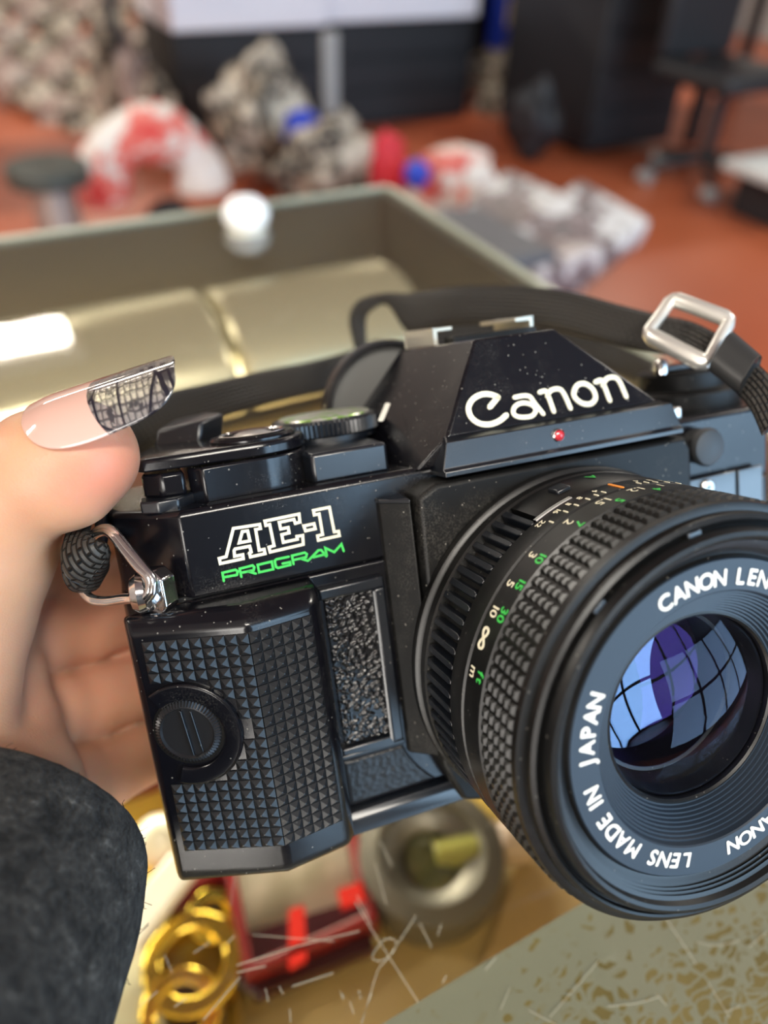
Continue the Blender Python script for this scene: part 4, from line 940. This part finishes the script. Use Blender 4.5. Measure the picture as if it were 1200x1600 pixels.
def wool():
    m = mat('charcoal_wool', (.022, .023, .026), .95, sheen=.08, spec=.1); t = NT(m); v = t.obj()
    n1 = t.noise(v, 900, 4, .7); n2 = t.noise(v, 260, 3, .6)
    t.l(t.ramp(t.math('MULTIPLY', n1, n2), [(.16, (.007, .0065, .006)), (.34, (.045, .042, .038)), (.42, (.12, .115, .105))]), t.b.inputs['Base Color']); t.bump(t.math('ADD', n1, n2), 1., .0012); return m
mwool = wool(); me.materials.append(mwool)
for p in me.polygons: p.use_smooth = True
sl = bpy.data.objects.new('coat_sleeve', me); C.objects.link(sl); sl.parent = person; md = sl.modifiers.new('smooth', 'SMOOTH'); md.factor = .5; md.iterations = 4
sl['label'] = 'dark charcoal wool coat cuff'
# stray wool fibres
rs = np.random.RandomState(3); fm = MB(); idx = rs.choice(len(V), 900)
cen = np.mean(V, 0)
for i in idx:
    p = V[i]; 
    d = rs.normal(size=3); d /= np.linalg.norm(d); L_ = rs.uniform(.8, 2.2); q = p + d * L_ * .5 + rs.normal(size=3) * .1; fm.tube([p, q, q + (d + rs.normal(size=3) * .5) * L_ * .4], .05, 4)
fb = fm.build('wool_fibres', mwool, person); fb['kind'] = 'stuff'
cr = U(124, 1490, 84.0)

# ================================================================== THE SHOP BEHIND (far out of focus)
def blob(name, c, r, m, label=None, cat=None, group=None, parent=None, amp=.18, fr=2.2, seed=0, seg=28):
    a = MB(); rings = []; rr = np.random.RandomState(seed).uniform(0, 50, 3)
    for i in range(1, 16):
        ph = PI * i / 16; ring = []
        for k in range(seg):
            th2 = 2 * PI * k / seg; d = np.array([math.sin(ph) * math.cos(th2), math.sin(ph) * math.sin(th2), math.cos(ph)])
            s = 1 + amp * noise.noise(Vector(d * fr + rr)) * 2; ring.append((d[0] * r[0] * s, d[1] * r[1] * s, max(-r[2] + .0, d[2] * r[2] * s)))
        rings.append(ring)
    a.loft(rings); o = a.build(name, m, parent, scale=1., ang=80); o.location = c
    if cat: tag(o, label, cat, group)
    return o
def camo(name, cols, sc):
    m = mat(name, cols[0], .8); t = NT(m); v = t.obj()
    st = [(.0, cols[0])] + [(.38 + .09 * i, c) for i, c in enumerate(cols[1:])]
    t.l(t.ramp(t.noise(v, sc, 3, .6), st, 'CONSTANT'), t.b.inputs['Base Color']); return m
mcamo = camo('beige_grey_fabric', [(.30, .24, .17), (.06, .05, .04), (.42, .36, .28), (.62, .56, .46)], 7)
mcamo2 = camo('pinkish_grey_fabric', [(.10, .07, .06), (.30, .22, .19), (.42, .32, .27), (.55, .48, .42)], 6)
mrw = camo('red_white_fabric', [(.70, .06, .05), (.78, .20, .16), (.80, .70, .62), (.85, .80, .74)], 6)
mblk = mat('black_cabinet', (.012, .012, .014), .55); mwht = mat('white_laminate', (.80, .80, .86), .5); mbe = mat('beige_edge', (.50, .45, .38), .6)
mblue = mat('blue_plastic', (.02, .06, .55), .4); mred2 = mat('red_cloth', (.70, .03, .05), .6); mgrey = mat('grey_plastic', (.35, .35, .34), .4)
# white-topped black cabinets along the far side
def cabinet(x0, x1, y0, name_label, hgt=.50, top=.95):
    th = thing('storage_cabinet', name_label, 'cabinet', ((x0 + x1) / 2, y0 + .3, 0), group=None); w = (x1 - x0) / 2
    MB().box(-w, w, -.28, .3, .0, hgt).build('body', mblk, th, scale=1., bevel=.01)
    for k in range(3): d = MB().box(-w + .02, w - .02, -.30, -.281, .03 + k * .155, .17 + k * .155).build('drawer', mblk, th, scale=1., bevel=.005)
    MB().box(-w, w, -.31, .3, hgt + .002, top).build('white_panel', mwht, th, scale=1., bevel=.01, label='white laminate upper part')
    return th
cabinet(1.06, 1.84, 4.05, 'black cabinet with a white upper part, left of the pair at the back')
cabinet(1.86, 2.78, 4.12, 'black cabinet with a white upper part, right of the pair at the back')
e_ = thing('work_table', 'beige-edged table reaching in at the top left beside the white cabinet', 'table', (.62, 3.95, 0))
MB().box(-.75, .30, -.2, .5, .86, .95).build('tabletop', mbe, e_, scale=1., bevel=.01)
for (x, y) in ((-.7, .44), (.25, .44)): MB().box(x - .02, x + .02, y - .02, y + .02, 0, .859).build('leg', mblk, e_, scale=1., smooth=False)
# shelf heaped with shoes and clothes on the far left
p0 = HZ(20, 215, 0)
sh_ = thing('display_rack', 'dark sloping rack at the far left heaped with shoes', 'rack', tuple(HZ(60, 190, 0)))
so_ = np.array(sh_.location)
desc = ['beige', 'grey-brown', 'pinkish', 'pale grey', 'tan']; rown = ['highest', 'second', 'third', 'fourth', 'lowest']; coln = ['first', 'second', 'third', 'fourth', 'fifth', 'sixth', 'seventh', 'eighth']
q_ = 0
for r_i, y0 in enumerate((-150, -85, -20, 45, 110)):
    pts = [(x, y0 + .72 * x) for x in range(-20, 300, 38)]; pts = [p for p in pts if -25 < p[1] < 228 and p[0] < 285]
    W3 = [U(p[0], p[1], 4550 - p[1] * 2.2 - r_i * 12) for p in pts]
    a, b = W3[0], W3[-1]; ax_ = (b - a) / 2; mid = (a + b) / 2 + np.array([.05, .22, -.08]); MB().obox(mid - so_, ax_ * 1.06, (0, .10, 0), (0, 0, .008)).build('shelf_board', mblk, sh_, scale=1., smooth=False)
    for k, p in enumerate(W3):
        blob('shoe', tuple(p), (.115, .085, .075 + .015 * (q_ % 3)), [mcamo2, mcamo, mcamo2, mcamo][q_ % 4], '%s shoe, %s from the left in the %s row of the sloping rack' % (desc[q_ % 5], coln[k], rown[r_i]), 'shoe', 'shoes on the sloping rack', seed=q_, amp=.25); q_ += 1
for x in (-.25, .55): MB().box(x - .02, x + .02, .28, .32, 0, 1.3).build('upright', mblk, sh_, scale=1., smooth=False)
# bottle-like figures at the rack's right end
for i, (px, py, h_) in enumerate([(185, 205, .25), (228, 228, .22), (262, 238, .17)]):
    p = HZ(px, py, 0); blob('soft_toy', (p[0], p[1], h_), (.085, .085, h_), [mcamo, mcamo2, mcamo][i], ['tall beige stuffed toy standing at the right end of the sloping rack', 'pinkish stuffed toy between two paler ones by the rack', 'pale stuffed toy nearest the black cabinet'][i], 'toy', seed=40 + i, amp=.3)
# metal bin / stool
p = HZ(112, 425, 0); st = thing('metal_stool', 'round grey metal stool with a dark seat at the left behind the counter', 'stool', (p[0], p[1], 0))
s_ = MB(); s_.lathe([(.01, .30), (.13, .30), (.13, .36), (.01, .36)], (0, 0, 0), 32, 'z'); s_.build('seat', mat('dark_green_grey', (.06, .07, .06), .4), st, scale=1., bevel=.01)
s_ = MB(); s_.lathe([(.07, 0), (.075, .15), (.07, .299)], (0, 0, 0), 24, 'z', cap=True); s_.build('pedestal', mat('dull_metal', (.45, .42, .38), .35, .6), st, scale=1.)
# bags on the floor
def bag(name, label, px, py, d, r, m, seed, cat='bag', amp=.16):
    p = HZ(px, py, 0); return blob(name, (p[0], p[1], r[2]), r, m, label, cat, seed=seed, amp=amp)
def arch():
    c = HZ(256, 362, 0); a = MB(); pts = []; rad = []
    for k in range(15):
        th2 = PI * 1.08 * (1 - k / 14) - .1; pts.append((.19 * math.cos(th2), 0, .19 * math.sin(th2))); rad.append(.098 + .012 * math.sin(k))
    a.tube(pts, rad, 18); o = a.build('travel_pillow', mrw, None, scale=1.); o.location = (c[0], c[1] + .06, .15); tag(o, 'red and white patterned arched cushion left of the camouflage bag', 'cushion'); return o
arch()
bag('duffel_bag', 'dark rounded bag under the red and white arched cushion', 268, 372, 3.0, (.085, .06, .07), mblk, 4)
bag('camouflage_bag', 'tall grey-beige camouflage backpack slumped before the black cabinets', 414, 285, 3.6, (.20, .13, .25), mcamo, 5, amp=.3)
bag('camouflage_bag', 'wide grey-beige camouflage bundle to the right of the tall backpack', 520, 315, 3.1, (.21, .11, .16), mcamo, 6, amp=.3)
p = U(474, 205, 3250); blob('pouch', tuple(p), (.085, .06, .075), mblue, 'bright blue pouch lying on the camouflage bundle', 'pouch', seed=7)
p = HZ(518, 262, 0); qb = MB().box(-.035, .035, -.02, .02, 0, .56).build('strip_tag', mgrey, None, scale=1., bevel=.01); qb.location = p; tag(qb, 'upright grey strip between the two black cabinets', 'strip')
bag('red_bag', 'plain red cloth bag between the camouflage bundle and the white bag', 602, 312, 3.1, (.095, .08, .135), mred2, 8)
bag('patterned_bag', 'white bag with red patches right of the plain red bag', 702, 350, 3.2, (.18, .13, .15), mrw, 9)
p = U(652, 272, 2850); blob('pouch', tuple(p), (.05, .04, .05), mblue, 'small blue pouch on the white and red bag', 'pouch', seed=10)
# heap of clear packaging
def clearbox(px, py, d, r, rz, tone, lab, seed):
    p = U(px, py, d * 1000); m = mat('clear_packaging', tone, .5); t = NT(m)
    t.l(t.ramp(t.noise(t.obj(), 9, 4, .7), [(.35, tuple(c * .25 for c in tone)), (.5, (.16, .10, .10)), (.56, tone), (.75, (.7, .68, .66))]), t.b.inputs['Base Color'])
    a = MB(); a.box(-r[0], r[0], -r[1], r[1], -r[2], r[2]); o = a.build('plastic_package', m, None, scale=1., bevel=.02); o.location = p; o.rotation_euler = (.25 * math.sin(seed), .3 * math.cos(seed * 2), rz); tag(o, lab, 'package', 'clear packages heaped on the floor'); return o
clearbox(800, 330, 2.7, (.17, .12, .05), .5, (.55, .54, .52), 'clear package topmost of the heap, beside the white and red bag', 1)
clearbox(900, 370, 2.35, (.19, .14, .05), .3, (.62, .60, .58), 'largest clear package, at the right end of the heap', 2)
clearbox(760, 385, 2.45, (.17, .12, .06), -.3, (.40, .39, .38), 'greyish clear package at the left foot of the heap', 3)
clearbox(840, 425, 2.15, (.17, .10, .05), .2, (.55, .48, .46), 'clear package lowest in the heap, just above the camera strap', 4)
p = HZ(690, 400, .3); pn = quadbox([(p[0] - .32, p[1] - .2), (p[0] + .25, p[1] - .2), (p[0] + .25, p[1] + .2), (p[0] - .32, p[1] + .2)], .0, .35, mat('dark_grey_crate', (.10, .10, .11), .5), 'crate', bevel=.02); tag(pn, 'dark grey crate on the floor behind the corner of the counter', 'crate')
# black drawer unit and desk on the right
dsk = thing('desk', 'black desk with a pale top at the upper right', 'desk', (3.55, 3.45, 0))
MB().box(-.75, 1.3, -.35, .6, .735, .765).build('desktop', mat('pale_desk', (.6, .55, .46), .4), dsk, scale=1., bevel=.008)
cb = MB().box(-.68, -.1, -.28, .5, .04, .734).build('drawer_pedestal', mblk, dsk, scale=1., bevel=.01)
for k in range(4): MB().box(-.66, -.12, -.30, -.281, .07 + k * .165, .22 + k * .165).build('drawer', mblk, cb, scale=1., bevel=.005)
for (x, y) in ((.1, -.25), (1.25, -.25), (1.25, .5)): MB().box(x - .03, x + .03, y - .03, y + .03, 0, .734).build('leg', mblk, dsk, scale=1., smooth=False)
ch = thing('office_chair', 'black office chair on castors beside the desk at the right', 'chair', tuple(HZ(1090, 285, 0)))
MB().tube([(0, 0, .1), (0, 0, .42)], .03, 12).build('column', mblk, ch, scale=1.)
for k in range(5):
    a = 2 * PI * k / 5 + .3; leg = MB().tube([(0, 0, .12), (.28 * math.cos(a), .28 * math.sin(a), .07)], .022, 8).build('leg', mblk, ch, scale=1.); cs_ = MB(); cs_.lathe([(.01, -.03), (.03, -.03), (.03, .03), (.01, .03)], (0, 0, 0), 16, 'y'); cs_.v = [(q[0] + .28 * math.cos(a), q[1] + .28 * math.sin(a), q[2] + .031) for q in cs_.v]; cs_.build('castor', mgrey, leg, scale=1.)
MB().box(-.24, .24, -.22, .24, .42, .50).build('seat', mblk, ch, scale=1., bevel=.03); MB().box(-.22, .22, .2, .26, .5, 1.0).build('backrest', mblk, ch, scale=1., bevel=.02)
p = HZ(1275, 262, .22); wb = quadbox([(p[0] - .28, p[1] - .14), (p[0] + .4, p[1] - .14), (p[0] + .4, p[1] + .25), (p[0] - .28, p[1] + .25)], .18, .22, mat('pale_board', (.62, .64, .62), .5), 'low_shelf', bevel=.01); tag(wb, 'low pale shelf board at the right edge of the view', 'shelf')
wb2 = quadbox([(p[0] - .2, p[1] - .1), (p[0] + .35, p[1] - .1), (p[0] + .35, p[1] + .2), (p[0] - .2, p[1] + .2)], 0, .179, mblk, 'plinth', bevel=.01); tag(wb2, 'black plinth under the low pale board', 'plinth')
# dark shelf with bags between the cabinets
rk = thing('wire_shelf', 'dark open shelf with grey bundles between the white cabinet and the drawers', 'shelf', (3.25, 4.75, 0))
MB().box(-.5, .5, -.2, .4, .55, .58).build('board', mblk, rk, scale=1., smooth=False); MB().box(-.5, .5, .38, .4, 0, 1.3).build('back_panel', mblk, rk, scale=1., smooth=False)
for x in (-.48, .48): MB().box(x - .02, x + .02, -.2, .37, 0, 1.3).build('upright', mblk, rk, scale=1., smooth=False)
for i, (px, py, d, r, m) in enumerate([(772, 110, 4.7, (.17, .15, .12), mcamo), (780, 165, 4.6, (.14, .15, .10), mcamo), (868, 150, 4.4, (.08, .08, .12), mcamo), (845, 110, 4.5, (.06, .06, .07), mat('pink_cloth', (.55, .2, .18), .7))]):
    p = U(px, py, d * 1000); blob('bundle', tuple(p), r, m, ['grey-beige bundle high on the dark shelf', 'grey-beige bundle just below the highest one', 'pale bundle next to the black drawers', 'small pink bundle between grey ones'][i], 'bundle', seed=60 + i)
p = U(835, 185, 3750); blob('sack', (p[0], p[1], .17), (.13, .12, .17), mblk, 'black sack standing on the floor before the dark shelf', 'sack', seed=70)
p = U(805, 30, 4600); bx_ = MB().box(-.15, .15, -.06, .06, -.2, .2).build('blue_box', mblue, None, scale=1., bevel=.01); bx_.location = p; tag(bx_, 'blue and pale yellow box at the top edge above the shelf', 'box')
lb = MB().box(-.11, .11, -.066, -.0605, -.02, .12).build('label_panel', mat('pale_yellow', (.8, .72, .5), .5), bx_, scale=1., smooth=False)
p = U(880, 45, 4600); bx2 = MB().box(-.13, .13, -.06, .06, -.25, .25).build('carton', mat('brown_grey', (.16, .14, .12), .6), None, scale=1., bevel=.01); bx2.location = p; tag(bx2, 'brown-grey carton beside the blue box at the top edge', 'box')
